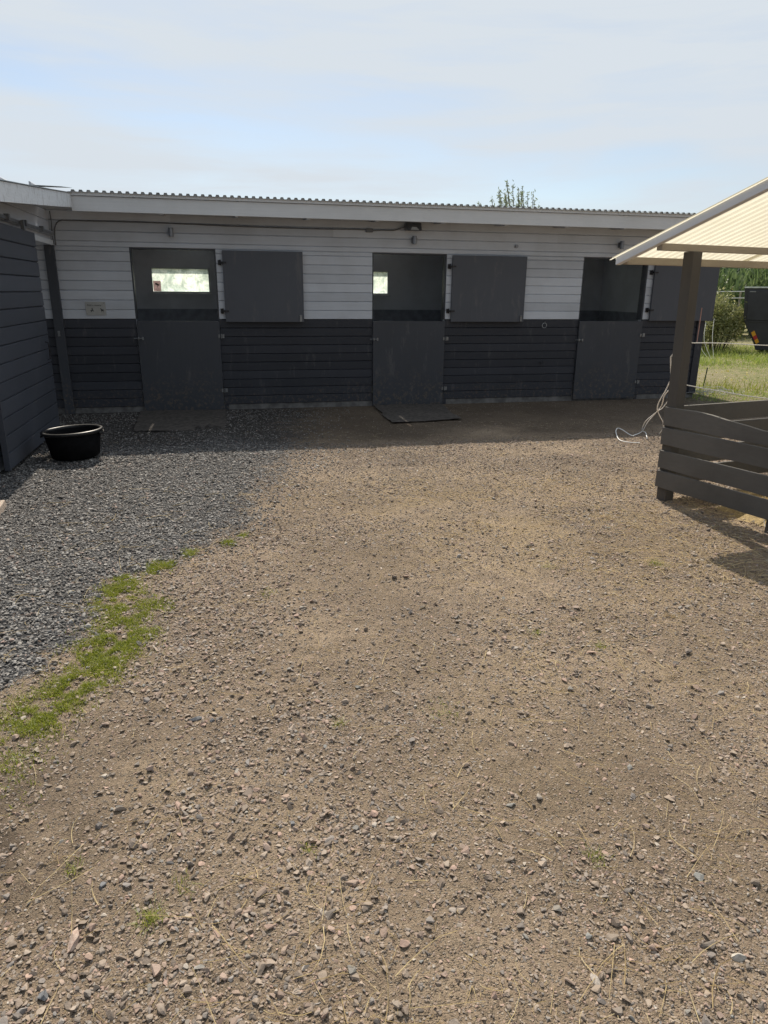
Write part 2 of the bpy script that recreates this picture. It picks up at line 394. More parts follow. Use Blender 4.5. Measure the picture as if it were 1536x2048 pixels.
chf = q.math('MULTIPLY', at2.outputs['Fac'], q.math('MAXIMUM', q.rng(st_, .47, .60), q.rng(st2, .47, .60)))
dirt = q.mix(q.math('MULTIPLY', chf, .55), dirt, (.50, .38, .21))
gm = q.rng(q.math('ADD', GR, q.math('ADD', q.math('MULTIPLY', q.math('SUBTRACT', mid, .5), 1.1), q.math('MULTIPLY', q.math('SUBTRACT', fin_, .5), .9))), .30, .70)
col = q.mix(gm, dirt, crush)
lawn = q.mix(q.rng(mid, .38, .62), (.13, .18, .03), (.36, .31, .17)); lawn = q.mix(q.rng(fin_, .4, .7, 0, .5), lawn, (.33, .28, .17))
lawn = q.mix(q.rng(q.noise(v1, .35, 4, .6), .42, .62, 0, .6), lawn, (.33, .28, .18))
col = q.mix(GS, col, lawn)
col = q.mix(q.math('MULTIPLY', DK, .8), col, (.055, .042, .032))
h = q.math('ADD', q.math('MULTIPLY', q.rng(ea, 0, .35), shown), q.math('MULTIPLY', q.math('MULTIPLY', q.rng(eb, 0, .4), gm), 1.6))
h = q.math('ADD', h, q.math('MULTIPLY', grit, 1.1)); h = q.math('ADD', h, q.math('MULTIPLY', fin_, 1.6))
q.fin(col, .92, q.bump(h, 1.0, .009), spec=.25)
M['ground'] = q.m
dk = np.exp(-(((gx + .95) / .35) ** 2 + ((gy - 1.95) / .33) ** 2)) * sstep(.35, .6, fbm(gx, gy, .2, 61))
dk = np.maximum(dk, sstep(7.4, 8.6, gy + (fbm(gx, gy, 1.1, 141, 3) - .5) * 2.2) * sstep(11, 10.2, gy) * (gx < 8) * .75)  # dark band along the stable: its shade painted into the soil colour, noise-broken
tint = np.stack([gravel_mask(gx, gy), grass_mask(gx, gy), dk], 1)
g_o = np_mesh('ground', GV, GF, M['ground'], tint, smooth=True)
cf = np.exp(-(((gx - 2.7) / 1.5) ** 2 + ((gy - 4.5) / 1.5) ** 2)) + .28 * sstep(.52, .72, fbm(gx, gy, .6, 83, 3)) + .4 * np.exp(-(((gx - 1.0) / .6) ** 2 + ((gy - 2.1) / .5) ** 2))
ca = g_o.data.attributes.new('chaff', 'FLOAT', 'POINT'); ca.data.foreach_set('value', (np.clip(cf, 0, 1) * sstep(.25, .6, fbm(gx, gy, .25, 87, 3)) * (1 - gravel_mask(gx, gy))).astype(np.float32)); g_o.data.polygons.foreach_set('use_smooth', np.ones(len(GF), bool))
tag(g_o, 'brown dirt and crushed gravel yard running out into a dry meadow', 'ground', kind='structure')

# ------------------------------------------------------------------ loose stones
def ico():
    t = (1 + 5 ** .5) / 2
    v = np.array([(-1, t, 0), (1, t, 0), (-1, -t, 0), (1, -t, 0), (0, -1, t), (0, 1, t), (0, -1, -t), (0, 1, -t), (t, 0, -1), (t, 0, 1), (-t, 0, -1), (-t, 0, 1)], float)
    v /= np.linalg.norm(v[0])
    f = np.array([(0, 11, 5), (0, 5, 1), (0, 1, 7), (0, 7, 10), (0, 10, 11), (1, 5, 9), (5, 11, 4), (11, 10, 2), (10, 7, 6), (7, 1, 8), (3, 9, 4), (3, 4, 2), (3, 2, 6), (3, 6, 8), (3, 8, 9), (4, 9, 5), (2, 4, 11), (6, 2, 10), (8, 6, 7), (9, 8, 1)])
    return v, f
def ico2():
    v, f = ico(); v = list(map(tuple, v)); cache = {}; nf = []
    def midp(a, b):
        k = (min(a, b), max(a, b))
        if k not in cache:
            m = np.array(v[a]) + np.array(v[b]); m /= np.linalg.norm(m); v.append(tuple(m)); cache[k] = len(v) - 1
        return cache[k]
    for a, b, c in f:
        x, y, z = midp(a, b), midp(b, c), midp(c, a); nf += [(a, x, z), (b, y, x), (c, z, y), (x, y, z)]
    return np.array(v), np.array(nf)
def rock_shapes(n, base, seed, cuts):
    r = np.random.default_rng(seed); out = []
    v0, f = base
    for k in range(n):
        v = v0 * (1 + (r.random((len(v0), 1)) - .5) * .22)
        for c in range(cuts):                       # crushed faces
            d = r.normal(size=3); d /= np.linalg.norm(d); o = .22 + r.random() * .42
            t = v @ d; v = v - np.outer(np.clip(t - o, 0, None), d)
        out.append(v)
    return np.array(out), f
PAL_DIRT = np.array([(.21, .165, .135), (.29, .235, .195), (.37, .30, .245), (.43, .36, .30), (.37, .27, .225), (.46, .31, .255), (.21, .20, .20), (.13, .125, .125), (.31, .30, .295), (.50, .46, .41), (.26, .28, .28)])
W_DIRT = np.array([.10, .15, .17, .10, .14, .10, .10, .06, .05, .035, .02]); W_DIRT = W_DIRT / W_DIRT.sum()
PAL_GRAV = np.array([(.10, .097, .095), (.17, .165, .16), (.24, .234, .225), (.32, .31, .30), (.36, .35, .335), (.45, .43, .40), (.26, .21, .18), (.40, .30, .26)])
W_GRAV = np.array([.16, .24, .23, .17, .09, .045, .045, .02]); W_GRAV = W_GRAV / W_GRAV.sum()
q = NT('stone_surface'); att = q.n('ShaderNodeAttribute'); att.attribute_name = 'tint'
sn = q.noise(q.map((1, 1, 1)), 140, 5, .7); sn2 = q.noise(q.map((1, 1, 1)), 600, 2, .6)
c = q.mix(q.rng(sn, .3, .7, 0, .5), att.outputs['Color'], (.36, .31, .25), 'MIX'); c = q.mix(q.rng(sn, .3, .7, .0, .45), att.outputs['Color'], c)
c = q.mix(q.rng(sn2, .35, .62, .25, 0), c, (.07, .06, .055))
q.fin(c, .72, q.bump(sn, .6, .003), spec=.35); M['stone'] = q.m
def stones(name, x, y, size, cols, base, seed, cuts=3, flat=(.45, .85), sink=.35):
    n = len(x); SH, f = rock_shapes(24, base, seed, cuts); r = np.random.default_rng(seed + 1)
    v = SH[r.integers(0, 24, n)]; nv = v.shape[1]
    sc = np.stack([size * (.8 + .5 * r.random(n)), size * (.6 + .35 * r.random(n)), size * (flat[0] + (flat[1] - flat[0]) * r.random(n))], 1) * .5
    v = v * sc[:, None, :]
    ty = (r.random(n) - .5) * .7; tx = (r.random(n) - .5) * .7; a = r.random(n) * 2 * np.pi
    def rot(v, i, j, t):
        c, s = np.cos(t)[:, None], np.sin(t)[:, None]; p, q_ = v[:, :, i].copy(), v[:, :, j].copy()
        v[:, :, i] = c * p - s * q_; v[:, :, j] = s * p + c * q_
    rot(v, 0, 2, ty); rot(v, 1, 2, tx); rot(v, 0, 1, a)
    z = ground_z(x, y); lowest = -v[:, :, 2].min(1)
    v[:, :, 0] += x[:, None]; v[:, :, 1] += y[:, None]; v[:, :, 2] += (z + lowest * (1 - sink * 2 * r.random(n)))[:, None]
    F = (f[None] + (np.arange(n) * nv)[:, None, None]).reshape(-1, 3)
    col = np.repeat(cols, nv, axis=0)
    return np_mesh(name, v.reshape(-1, 3), F, M['stone'], col)
def in_view(x, y, m=.35):
    """keep only what the yard in the picture (and a step beside it) shows"""
    d = y * fw[1] + x * fw[0] + 1.629 * .3
    u = (x * rt[0] + y * rt[1] - 1.629 * rt[2]) / np.maximum(d, .1)
    return (u > -.555 - m) & (u < .555 + m) & (y > .75)
def scatter(dens, x0, x1, y0, y1, keep):
    n = int(dens * (x1 - x0) * (y1 - y0)); x = rng.uniform(x0, x1, n); y = rng.uniform(y0, y1, n); k = in_view(x, y, .25) & keep(x, y); return x[k], y[k]
def pal(n, P, Wt):
    c = P[rng.choice(len(P), n, p=Wt)]
    if P is PAL_DIRT: k_ = .15 + .5 * rng.random((n, 1)); c = c * (1 - k_) + np.array([[.30, .235, .175]]) * k_
    return c * (.70 + .42 * rng.random((n, 1)))
notin = lambda x, y: ~((x > 3.3) & (y > 4.85 + (3.5 - x) * 3.6) & (y < 4.9) & (x > 3.6))
# pebbles in the dirt
dirt_keep = lambda x, y: (gravel_mask(x, y) < rng.random(len(x)) * .9) & (rng.random(len(x)) < .22 + 1.9 * np.clip(fbm(x, y, .55, 71, 3) - .22, 0, 1))
XS, YS, SS = [], [], []
for dens, y0, y1, x1, smin, smax, pw in ((12500, .9, 2.6, 2.7, .0035, .014, 1.8), (7500, 2.6, 4.6, 4.2, .005, .015, 1.8), (3800, 4.6, 7.6, 6.0, .008, .019, 1.7), (330, 7.6, 10.1, 8, .010, .022, 1.5),
                                     (1700, .9, 7.5, 6.0, .011, .026, 1.5), (1500, .9, 5.2, .35, .012, .034, 1.5), (240, .9, 7.5, 6.0, .020, .046, 1.8)):
    x, y = scatter(dens, -2.2, x1, y0, y1, dirt_keep); XS.append(x); YS.append(y); SS.append(smin + (smax - smin) * rng.random(len(x)) ** pw)
x, y, s = map(np.concatenate, (XS, YS, SS))
small = s < .013
o = stones('pebbles', x[small], y[small], s[small], pal(small.sum(), PAL_DIRT, W_DIRT), ico(), 3, 3, flat=(.25, .5), sink=.48)
tag(o, 'fine pinkish brown and grey pebbles pressed into the dirt', 'pebbles', kind='stuff')
b_ = ~small
o = stones('scattered_stones', x[b_], y[b_], s[b_], pal(b_.sum(), PAL_DIRT, W_DIRT), ico2(), 5, 8, flat=(.3, .6), sink=.36)
tag(o, 'loose thumbnail sized stones strewn over the brown dirt', 'stones', kind='stuff')
# crushed grey gravel
MATS = ((-1.17, -.05, 8.58, 10.15), (2.09, 3.12, 8.68, 10.15))
offmat = lambda x, y: ~np.any([(x > a) & (x < b) & (y > c) & (y < d) for a, b, c, d in MATS], axis=0)
grav_keep = lambda x, y: (gravel_mask(x, y) > .05 + rng.random(len(x)) * .9) & (x > -2.35) & offmat(x, y)
XS, YS, SS = [], [], []
for dens, y0, y1, smin, smax in ((4300, 1.6, 4.6, .010, .026), (3100, 4.6, 7.7, .011, .026), (900, 7.7, 10.1, .014, .026), (420, 1.6, 7.5, .024, .042)):
    x, y = scatter(dens, -2.4, 2.4, y0, y1, grav_keep); XS.append(x); YS.append(y); SS.append(smin + (smax - smin) * rng.random(len(x)) ** 1.5)
x, y, s = map(np.concatenate, (XS, YS, SS))
o = stones('crushed_gravel', x, y, s, pal(len(x), PAL_GRAV, W_GRAV), ico(), 8, 4, flat=(.35, .65), sink=.18)
tag(o, 'dark grey crushed gravel spread along the left building', 'gravel', kind='stuff')

# single stones that stand out
q = NT('pink_granite'); n_ = q.noise(q.map((1, 1, 1)), 90, 4, .7); q.fin(q.mix(q.rng(n_, .35, .65), (.36, .25, .20), (.52, .42, .35)), .8, q.bump(n_, .5, .003)); M['pinkstone'] = q.m
q = NT('blue_grey_stone'); n_ = q.noise(q.map((1, 1, 1)), 90, 4, .7); q.fin(q.mix(q.rng(n_, .35, .65), (.10, .105, .115), (.19, .195, .205)), .75, q.bump(n_, .5, .003)); M['bluestone'] = q.m
q = NT('brown_stone'); n_ = q.noise(q.map((1, 1, 1)), 90, 4, .7); q.fin(q.mix(q.rng(n_, .35, .65), (.12, .095, .08), (.22, .18, .15)), .8, q.bump(n_, .5, .003)); M['brownstone'] = q.m
q = NT('pale_stone'); n_ = q.noise(q.map((1, 1, 1)), 90, 4, .7); q.fin(q.mix(q.rng(n_, .35, .65), (.38, .35, .30), (.55, .52, .47)), .8, q.bump(n_, .5, .003)); M['palestone'] = q.m
def single(x, y, sx, sy, sz, rz, mat, label, seed):
    SH, f = rock_shapes(1, ico2(), seed, 9); v = SH[0] * np.array([sx, sy, sz]) * .5
    c, s = math.cos(rz), math.sin(rz); v = np.stack([v[:, 0] * c - v[:, 1] * s, v[:, 0] * s + v[:, 1] * c, v[:, 2]], 1)
    v[:, 2] -= v[:, 2].min(); o = np_mesh('stone', v, f, M[mat])
    o.location = (x, y, float(ground_z(np.array([x]), np.array([y]))[0]) - sz * .14)
    tag(o, label, 'stone', 'larger stones lying loose in the yard')
single(-.475, 1.53, .050, .085, .045, -.35, 'pinkstone', 'pale pinkish wedge shaped stone, the biggest near the lower left corner', 101)
single(-.515, 1.385, .050, .034, .028, .2, 'bluestone', 'dark blue grey stone lowest in the lower left corner of the dirt', 102)
single(.915, 3.72, .060, .042, .034, .1, 'brownstone', 'dark block shaped stone alone in the middle of the yard', 103)
single(-.20, 2.49, .060, .030, .020, .15, 'bluestone', 'flat slate grey stone lying left of its rounder twin below the grass strip', 104)
single(-.13, 2.46, .034, .028, .022, .9, 'bluestone', 'small rounded slate stone touching the right of a flat grey one', 105)
single(.123, 1.83, .028, .024, .022, .4, 'blacksteel' if False else 'bluestone', 'nearly black knobbly stone in the lower middle of the dirt', 106)
single(2.08, 2.56, .075, .050, .038, .3, 'brownstone', 'rough brownish stone with smaller bits round it, right side of the yard', 107)
single(2.07, 4.02, .050, .040, .030, .6, 'brownstone', 'squat brown stone in front of the hay feeder on strawy dirt', 108)
single(1.205, 1.12, .050, .034, .026, .2, 'palestone', 'pale tan stone at the lower right edge of the dirt', 109)
single(-.43, 1.70, .034, .030, .022, 1.2, 'bluestone', 'cracked grey stone above and right of the pinkish wedge stone', 110)
single(2.41, 2.90, .045, .035, .024, .5, 'brownstone', 'dark flattish stone right of centre between feeder shadow and bottom right', 111)
single(.417, 2.22, .040, .026, .018, .5, 'palestone', 'light grey flat chip stone near the middle of the brown dirt', 112)

# ------------------------------------------------------------------ grass, straw
def blades(name, x, y, h, w, mat, lean=.5, z0=None, seg=2):
    n = len(x); r = np.random.default_rng(n + 5); a = r.random(n) * 2 * np.pi; b = r.random(n) * 2 * np.pi
    z = (ground_z(x, y) if z0 is None else z0) - .004
    rings = []
    L = lean * (.2 + r.random(n))
    for k in range(seg + 1):
        t = k / seg; cx = x + np.cos(a) * h * L * t * t; cy = y + np.sin(a) * h * L * t * t; cz = z + h * t * (1 - .3 * L * t)
        ww = w * (1 - t * .85) * .5
        rings += [np.stack([cx - np.cos(b) * ww, cy - np.sin(b) * ww, cz], 1), np.stack([cx + np.cos(b) * ww, cy + np.sin(b) * ww, cz], 1)]
    V = np.stack(rings, 1).reshape(-1, 3); nv = 2 * (seg + 1); F = []
    for k in range(seg): F.append((2 * k, 2 * k + 1, 2 * k + 3, 2 * k + 2))
    F = (np.array(F)[None] + (np.arange(n) * nv)[:, None, None]).reshape(-1, 4)
    return np_mesh(name, V, F, mat)
# strip of green grass along the gravel edge
def strip(n):
    cl = np.array([(-.93, 2.35, .14, .6), (-.82, 2.65, .11, 1), (-.72, 2.85, .08, .8), (-.64, 3.08, .13, 1.7), (-.60, 3.25, .10, 1.3), (-.58, 3.56, .11, .9), (-.66, 3.76, .09, 1.2), (-.66, 3.95, .06, .7), (-.48, 4.13, .055, .5), (-.41, 4.16, .03, .25), (-.30, 4.37, .035, .14), (-.05, 4.53, .035, .14), (.05, 4.66, .03, .07), (-.45, 3.30, .05, .12), (-.43, 3.6, .06, .15)])
    k = rng.choice(len(cl), n, p=cl[:, 3] / cl[:, 3].sum()); c = cl[k]
    x = c[:, 0] + rng.normal(size=n) * c[:, 2] * .66; y = c[:, 1] + rng.normal(size=n) * c[:, 2] * 1.0
    kk = fbm(x, y, .07, 41, 3) > .33 + .16 * rng.random(len(x)); return x[kk], y[kk]
x, y = strip(60000); o = blades('grass_strip', x, y, .008 + .026 * rng.random(len(x)) ** 2, .0033 + .0015 * rng.random(len(x)), M['grass'], .9)
tag(o, 'bright green short grass strip between grey gravel and brown dirt', 'grass', kind='stuff')
XX, YY = [], []
for cx, cy, sp, n in ((-.29, 1.56, .018, 150), (-.20, 1.66, .02, 40), (.165, 1.72, .018, 40), (.36, 2.33, .015, 40), (-.52, 1.78, .015, 40), (.80, 2.32, .05, 90), (1.45, 2.9, .02, 50), (2.6, 3.6, .03, 120), (.15, 3.65, .03, 60), (1.7, 2.7, .02, 60), (1.9, 3.7, .03, 50), (1.0, 1.5, .02, 50)):
    XX.append(cx + rng.normal(size=n) * sp); YY.append(cy + rng.normal(size=n) * sp)
x, y = np.concatenate(XX), np.concatenate(YY)
o = blades('grass_tufts', x, y, .012 + .028 * rng.random(len(x)), .0028, M['grass'], 1.2)
tag(o, 'tiny wispy grass tufts growing here and there in the dirt', 'grass', kind='stuff')

def straws(name, x, y, L, w, mat, z0=None, lift=.006):
    n = len(x); r = np.random.default_rng(n); a = r.random(n) * 2 * np.pi; bend = r.normal(size=n) * .45; seg = 4
    z = ground_z(x, y) if z0 is None else z0
    px, py, th = x.copy(), y.copy(), a.copy(); rings = []
    hz = lift * (.5 + r.random(n)); tilt = r.normal(size=n) * .05
    for k in range(seg + 1):
        ww = w * (1 - .5 * k / seg) * .5; nx, ny = -np.sin(th) * ww, np.cos(th) * ww
        zz = (ground_z(px, py) if z0 is None else z) + hz + np.abs(tilt) * L * k / seg
        rings += [np.stack([px - nx, py - ny, zz], 1), np.stack([px, py, zz + w * .55], 1), np.stack([px + nx, py + ny, zz], 1)]
        px = px + np.cos(th) * L / seg; py = py + np.sin(th) * L / seg; th = th + bend / seg * (1 + (k == 2) * 2)
    V = np.stack(rings, 1).reshape(-1, 3); nv = 3 * (seg + 1); F = []
    for k in range(seg):
        b = 3 * k
        for i in range(3): j = (i + 1) % 3; F.append((b + i, b + j, b + 3 + j, b + 3 + i))
    F = (np.array(F)[None] + (np.arange(n) * nv)[:, None, None]).reshape(-1, 4)
    return np_mesh(name, V, F, mat)
def straw_d(x, y):
    d = np.exp(-(((x - 2.9) / 1.0) ** 2 + ((y - 3.9) / 1.3) ** 2)) * 1.0 + .13 + .25 * np.exp(-((y - 1.2) / .6) ** 2) + .3 * np.exp(-(((x - 1.2) / .7) ** 2 + ((y - 2.1) / .5) ** 2))
    d = np.maximum(d, .8 * np.exp(-(((x - 1.9) / 1.4) ** 2 + ((y - 5.0) / 1.3) ** 2)))
    return d * sstep(.3, .7, fbm(x, y, .35, 81, 3)) * 1.5
n = 42000; x = rng.uniform(-1.6, 5.6, n); y = rng.uniform(.95, 8.6, n)
k = in_view(x, y, .1) & (rng.random(n) < straw_d(x, y)) & (rng.random(n) < 1 - .8 * gravel_mask(x, y)); x, y = x[k], y[k]
L = .012 + .07 * rng.random(len(x)) ** 2.5
o = straws('straw_chaff', x, y, L, .0013 + .0007 * rng.random(len(x)), M['straw']); tag(o, 'short dry straw chaff scattered thickest before the hay feeder', 'straw', kind='stuff')
n = 2600; x = rng.uniform(-1.4, 4.0, n); y = rng.uniform(1.0, 6, n); k = in_view(x, y, .1) & (rng.random(n) < .25 + straw_d(x, y)); x, y = x[k], y[k]
for cx, cy, sp, m_ in ((.15, 1.47, .08, 11), (.27, 1.26, .08, 14), (.95, 1.13, .08, 13), (1.02, 1.03, .08, 12), (-.15, 1.5, .06, 7), (.62, 1.85, .07, 8), (2.6, 3.5, .3, 90), (3.2, 4.0, .3, 90), (1.9, 4.3, .4, 60)):
    x = np.concatenate([x, cx + rng.normal(size=m_) * sp]); y = np.concatenate([y, cy + rng.normal(size=m_) * sp])
o = straws('straw_stalks', x, y,   .06 + .17 * rng.random(len(x)) ** 2.2, .0016 + .0012 * rng.random(len(x)), M['straw'], lift=.010); tag(o, 'long pale bent straw stalks lying loose on the dirt', 'straw', kind='stuff')

# meadow grass
def field(n, x0, x1, y0, y1):
    x = rng.uniform(x0, x1, n); y = rng.uniform(y0, y1, n); k = (grass_mask(x, y) > .4); return x[k], y[k]
x, y = field(60000, 7.4, 20, 9.5, 20)
dens = np.clip(fbm(x, y, 1.6, 91, 3) * 1.9 - .55, .05, 1); dens = np.maximum(dens, (y > 14.2) * .95); dens = np.maximum(dens, (np.abs(y - 10.4) < .7) * .9)
k = rng.random(len(x)) < dens; x, y = x[k], y[k]
hh = .015 + .045 * rng.random(len(x)) ** 2 + (y > 14.8) * .20 * rng.random(len(x)) * (fbm(x, y, .8, 95, 2) > .45)
o = blades('meadow_grass', x, y, hh, .010 + .006 * rng.random(len(x)), M['grassfar'], .9, z0=np.zeros(len(x))); tag(o, 'patchy green and dry meadow grass right of the stable', 'grass', kind='stuff')
x = 8.6 + rng.normal(size=260) * .8; y = 10.9 + rng.normal(size=260) * .35; k = x > 7.8; x, y = x[k], y[k]
o = blades('tall_weeds', np.concatenate([x, x + .01]), np.concatenate([y, y]),   .06 + .20 * rng.random(2 * len(x)), np.full(2 * len(x), .010), M['grass'], .7, z0=np.zeros(2 * len(x))); tag(o, 'taller green weeds round the green rod beside the stable corner', 'weeds', kind='stuff')

# ------------------------------------------------------------------ stable building
D = 10.158
stable = empty('stable', (3.0, D, 0), 'long low stable clad white above and charcoal below with three half doors', 'stable')
doors = [(-1.148, -.048), (2.100, 3.200), (5.353, 6.453)]
XL, XR = -4.6, 7.56
ZB, ZD, ZT = .075, 1.25, 2.155
def board(mb, x0, x1, z0, z1, y=D, t=.024, ch=.011, seed=0):
    r = random.Random(seed); n = max(1, int((x1 - x0) / .8)); rings = []
    for k in range(n + 1):
        x = x0 + (x1 - x0) * k / n; j = r.uniform(-.0014, .0014); jy = r.uniform(-.0012, .0012)
        rings.append([(x, y + jy, z0 + .005 + j), (x, y + ch + .002, z0), (x, y + t, z0), (x, y + t, z1 - .001), (x, y + ch + .002, z1 - .001), (x, y + jy, z1 - ch + j)])
    mb.sweep([rr[::-1] for rr in rings])
s = 0
hz = (ZD - ZB) / 10
segs_all = [(XL, doors[0][0]), (doors[0][1], doors[1][0]), (doors[1][1], doors[2][0]), (doors[2][1], XR)]
for a, b in segs_all:
    mb = MB()
    for k in range(10): board(mb, a, b, ZB + k * hz, ZB + (k + 1) * hz, seed=s); s += 1
    mb.build('lower_cladding', M['grey'], stable)
mb = MB(); hz = .1213; z = ZD
k = 0
while z < 2.66:
    z1 = z + hz
    segs = segs_all if z1 < ZT + .01 else [(XL, 1.55), (1.55, 4.9), (4.9, XR)] if k % 2 else [(XL, -.6), (-.6, 3.24), (3.24, XR)]
    if z < ZT < z1 and z1 > ZT + .01:      # board notched over the doors
        for a, b in segs_all: board(mb, a, b, z, ZT, seed=s); s += 1
        board(mb, XL, XR, ZT, z1, seed=s); s += 1
    else:
        for a, b in segs: board(mb, a, b, z, z1, seed=s); s += 1
    z = z1; k += 1
mb.build('upper_cladding', M['white'], stable)
mb = MB()   # carcass behind the boards
for a, b in segs_all: mb.box(a, b, D + .0245, D + .12, -.05, ZT)
mb.box(XL, XR, D + .0245, D + .12, ZT, 2.66)
mb.box(XL, XL + .1, D + .12, 13.2, -.05, 2.60)
for xx in (-2.2, 1.0, 4.25): mb.box(xx - .04, xx + .04, D + .12, 13.2, 0, 2.58)
wins = [(-1.184, -.18), (2.045, 3.048), (5.29, 6.29)]
wz0, wz1 = 1.573, 2.005
bx = [XL] + [v for w_ in wins for v in w_] + [XR - .02]
for i in range(0, len(bx), 2): mb.box(bx[i], bx[i + 1], 13.2, 13.32, -.05, 2.62)
for a, b in wins: mb.box(a, b, 13.2, 13.32, -.05, wz0).box(a, b, 13.2, 13.32, wz1, 2.62)
mb.box(XR - .16, XR - .02, D + .12, 13.2, -.05, 2.60)
mb.build('inner_wall', M['inside'], stable)
mb = MB()
for a, b in ((-2.15, .95), (1.05, 4.20), (4.30, 7.38)):
    mb.box(a, b, 13.165, 13.197, 0, 1.31)
    mb.box(b, b + .012, D + .13, 13.16, 0, 1.31)
mb.build('kick_boards', M['kick'], stable)
mb = MB(); mb.box(XL, XR, D + .012, D + .03, -.06, ZB - .001)
mb.box(XL + .1, XR, D + .03, 13.2, -.06, -.0)
mb.build('plinth', M['plinth'], stable, bevel=.004)
for a, b in segs_all[1:]:          # little feet of door frames beside the openings
    MB().box(a + .004, a + .06, D + .004, D + .011, -.03, ZB - .003).build('frame_foot', M['grey'], stable)
# corner board at the right end and end wall
MB().box(7.44, 7.57, D - .024, D - .003, ZB, 2.5).build('corner_board', M['grey'], stable, bevel=.003)
mb = MB()
for k in range(21): mb.box(7.561, 7.585, D + .02, 13.3, ZB + k * .12, ZB + k * .12 + .112)
mb.build('end_cladding', M['grey_y'], stable)
# roof
def corrugated(x0, x1, y0, y1, z0, z1, pitch, hgt, prof=((0, 0), (.42, 0), (.52, 1), (.88, 1)), th=.002):
    mb = MB(); xs_ = []; x = x0
    while x < x1:
        for f, h_ in prof: xs_.append((x + f * pitch, h_ * hgt))
        x += pitch
    n = len(xs_); ys_ = [(y0, z0), ((y0 + y1) / 2, (z0 + z1) / 2), (y1, z1)]
    vs = [(x, yy, zz + h_) for yy, zz in ys_ for x, h_ in xs_] + [(x, yy, zz + h_ - th) for yy, zz in ys_ for x, h_ in xs_]
    fs = []; o2 = n * 3
    for r_ in range(2):
        for i in range(n - 1):
            a = r_ * n + i; fs.append((a, a + 1, a + n + 1, a + n)); fs.append((o2 + a, o2 + a + n, o2 + a + n + 1, o2 + a + 1))
    for i in range(n - 1): fs.append((i, o2 + i, o2 + i + 1, i + 1))
    mb.add(vs, fs); return mb
rz = lambda y: 2.746 + (2.62 - 2.746) * (y - 9.70) / 3.9
corrugated(-1.74, 7.95, 9.70, 10.6, 2.746, rz(10.6), .0893, .023).build('roof', M['tin'], stable)
corrugated(-4.7, -1.76, 9.86, 13.6, 2.735, 2.61, .0893, .023).build('roof', M['tin'], stable)
corrugated(-1.74, 7.95, 12.8, 13.6, rz(12.8) - .003, 2.617, .0893, .023).build('roof', M['tin'], stable)
sk_x = [-1.74, -.85, -.15, 2.35, 3.05, 5.6, 6.3, 7.95]
for k in range(7):
    corrugated(sk_x[k], sk_x[k + 1], 10.58, 12.82, rz(10.58) - .003, rz(12.82), .0893, .023).build('added_light_panel' if k % 2 else 'roof', M['added_panel_sheet'] if k % 2 else M['tin'], stable)  # every second strip is an added, unseen translucent panel that brightens the stalls
x = -1.74          # foam closures under the ridges of the sheets
while x < 7.9:
    p_ = .0893; MB().hexa([(x + .40 * p_, 9.712, 2.7445), (x + 1.0 * p_, 9.712, 2.7445), (x + 1.0 * p_, 9.76, 2.742), (x + .40 * p_, 9.76, 2.742)], [(x + .515 * p_, 9.712, 2.7655), (x + .885 * p_, 9.712, 2.7655), (x + .885 * p_, 9.76, 2.764), (x + .515 * p_, 9.76, 2.764)]).build('ridge_closure', M['closure'], stable); x += p_
mb = MB(); mb.box(-1.72, 7.86, 9.75, 9.772, 2.534, 2.704); mb.build('fascia', M['fascia'], stable, bevel=.002)
mb = MB(); mb.box(-1.72, 7.86, 9.728, 9.771, 2.709, 2.744); mb.build('fascia_cap', M['fascia'], stable, bevel=.002)
x = -.7
while x < 7.7:
    mb = MB(); mb.hexa([(x, 9.774, 2.522), (x + .045, 9.774, 2.522), (x + .045, D - .002, 2.545), (x, D - .002, 2.545)], [(x, 9.774, 2.742), (x + .045, 9.774, 2.742), (x + .045, D - .002, 2.72), (x, D - .002, 2.72)]); x += .92
    mb.build('rafter_end', M['white_y'], stable)
mb = MB(); mb.box(-1.72, 7.86, 9.775, D + .12, 2.725, 2.742); mb.build('soffit', M['white'], stable)

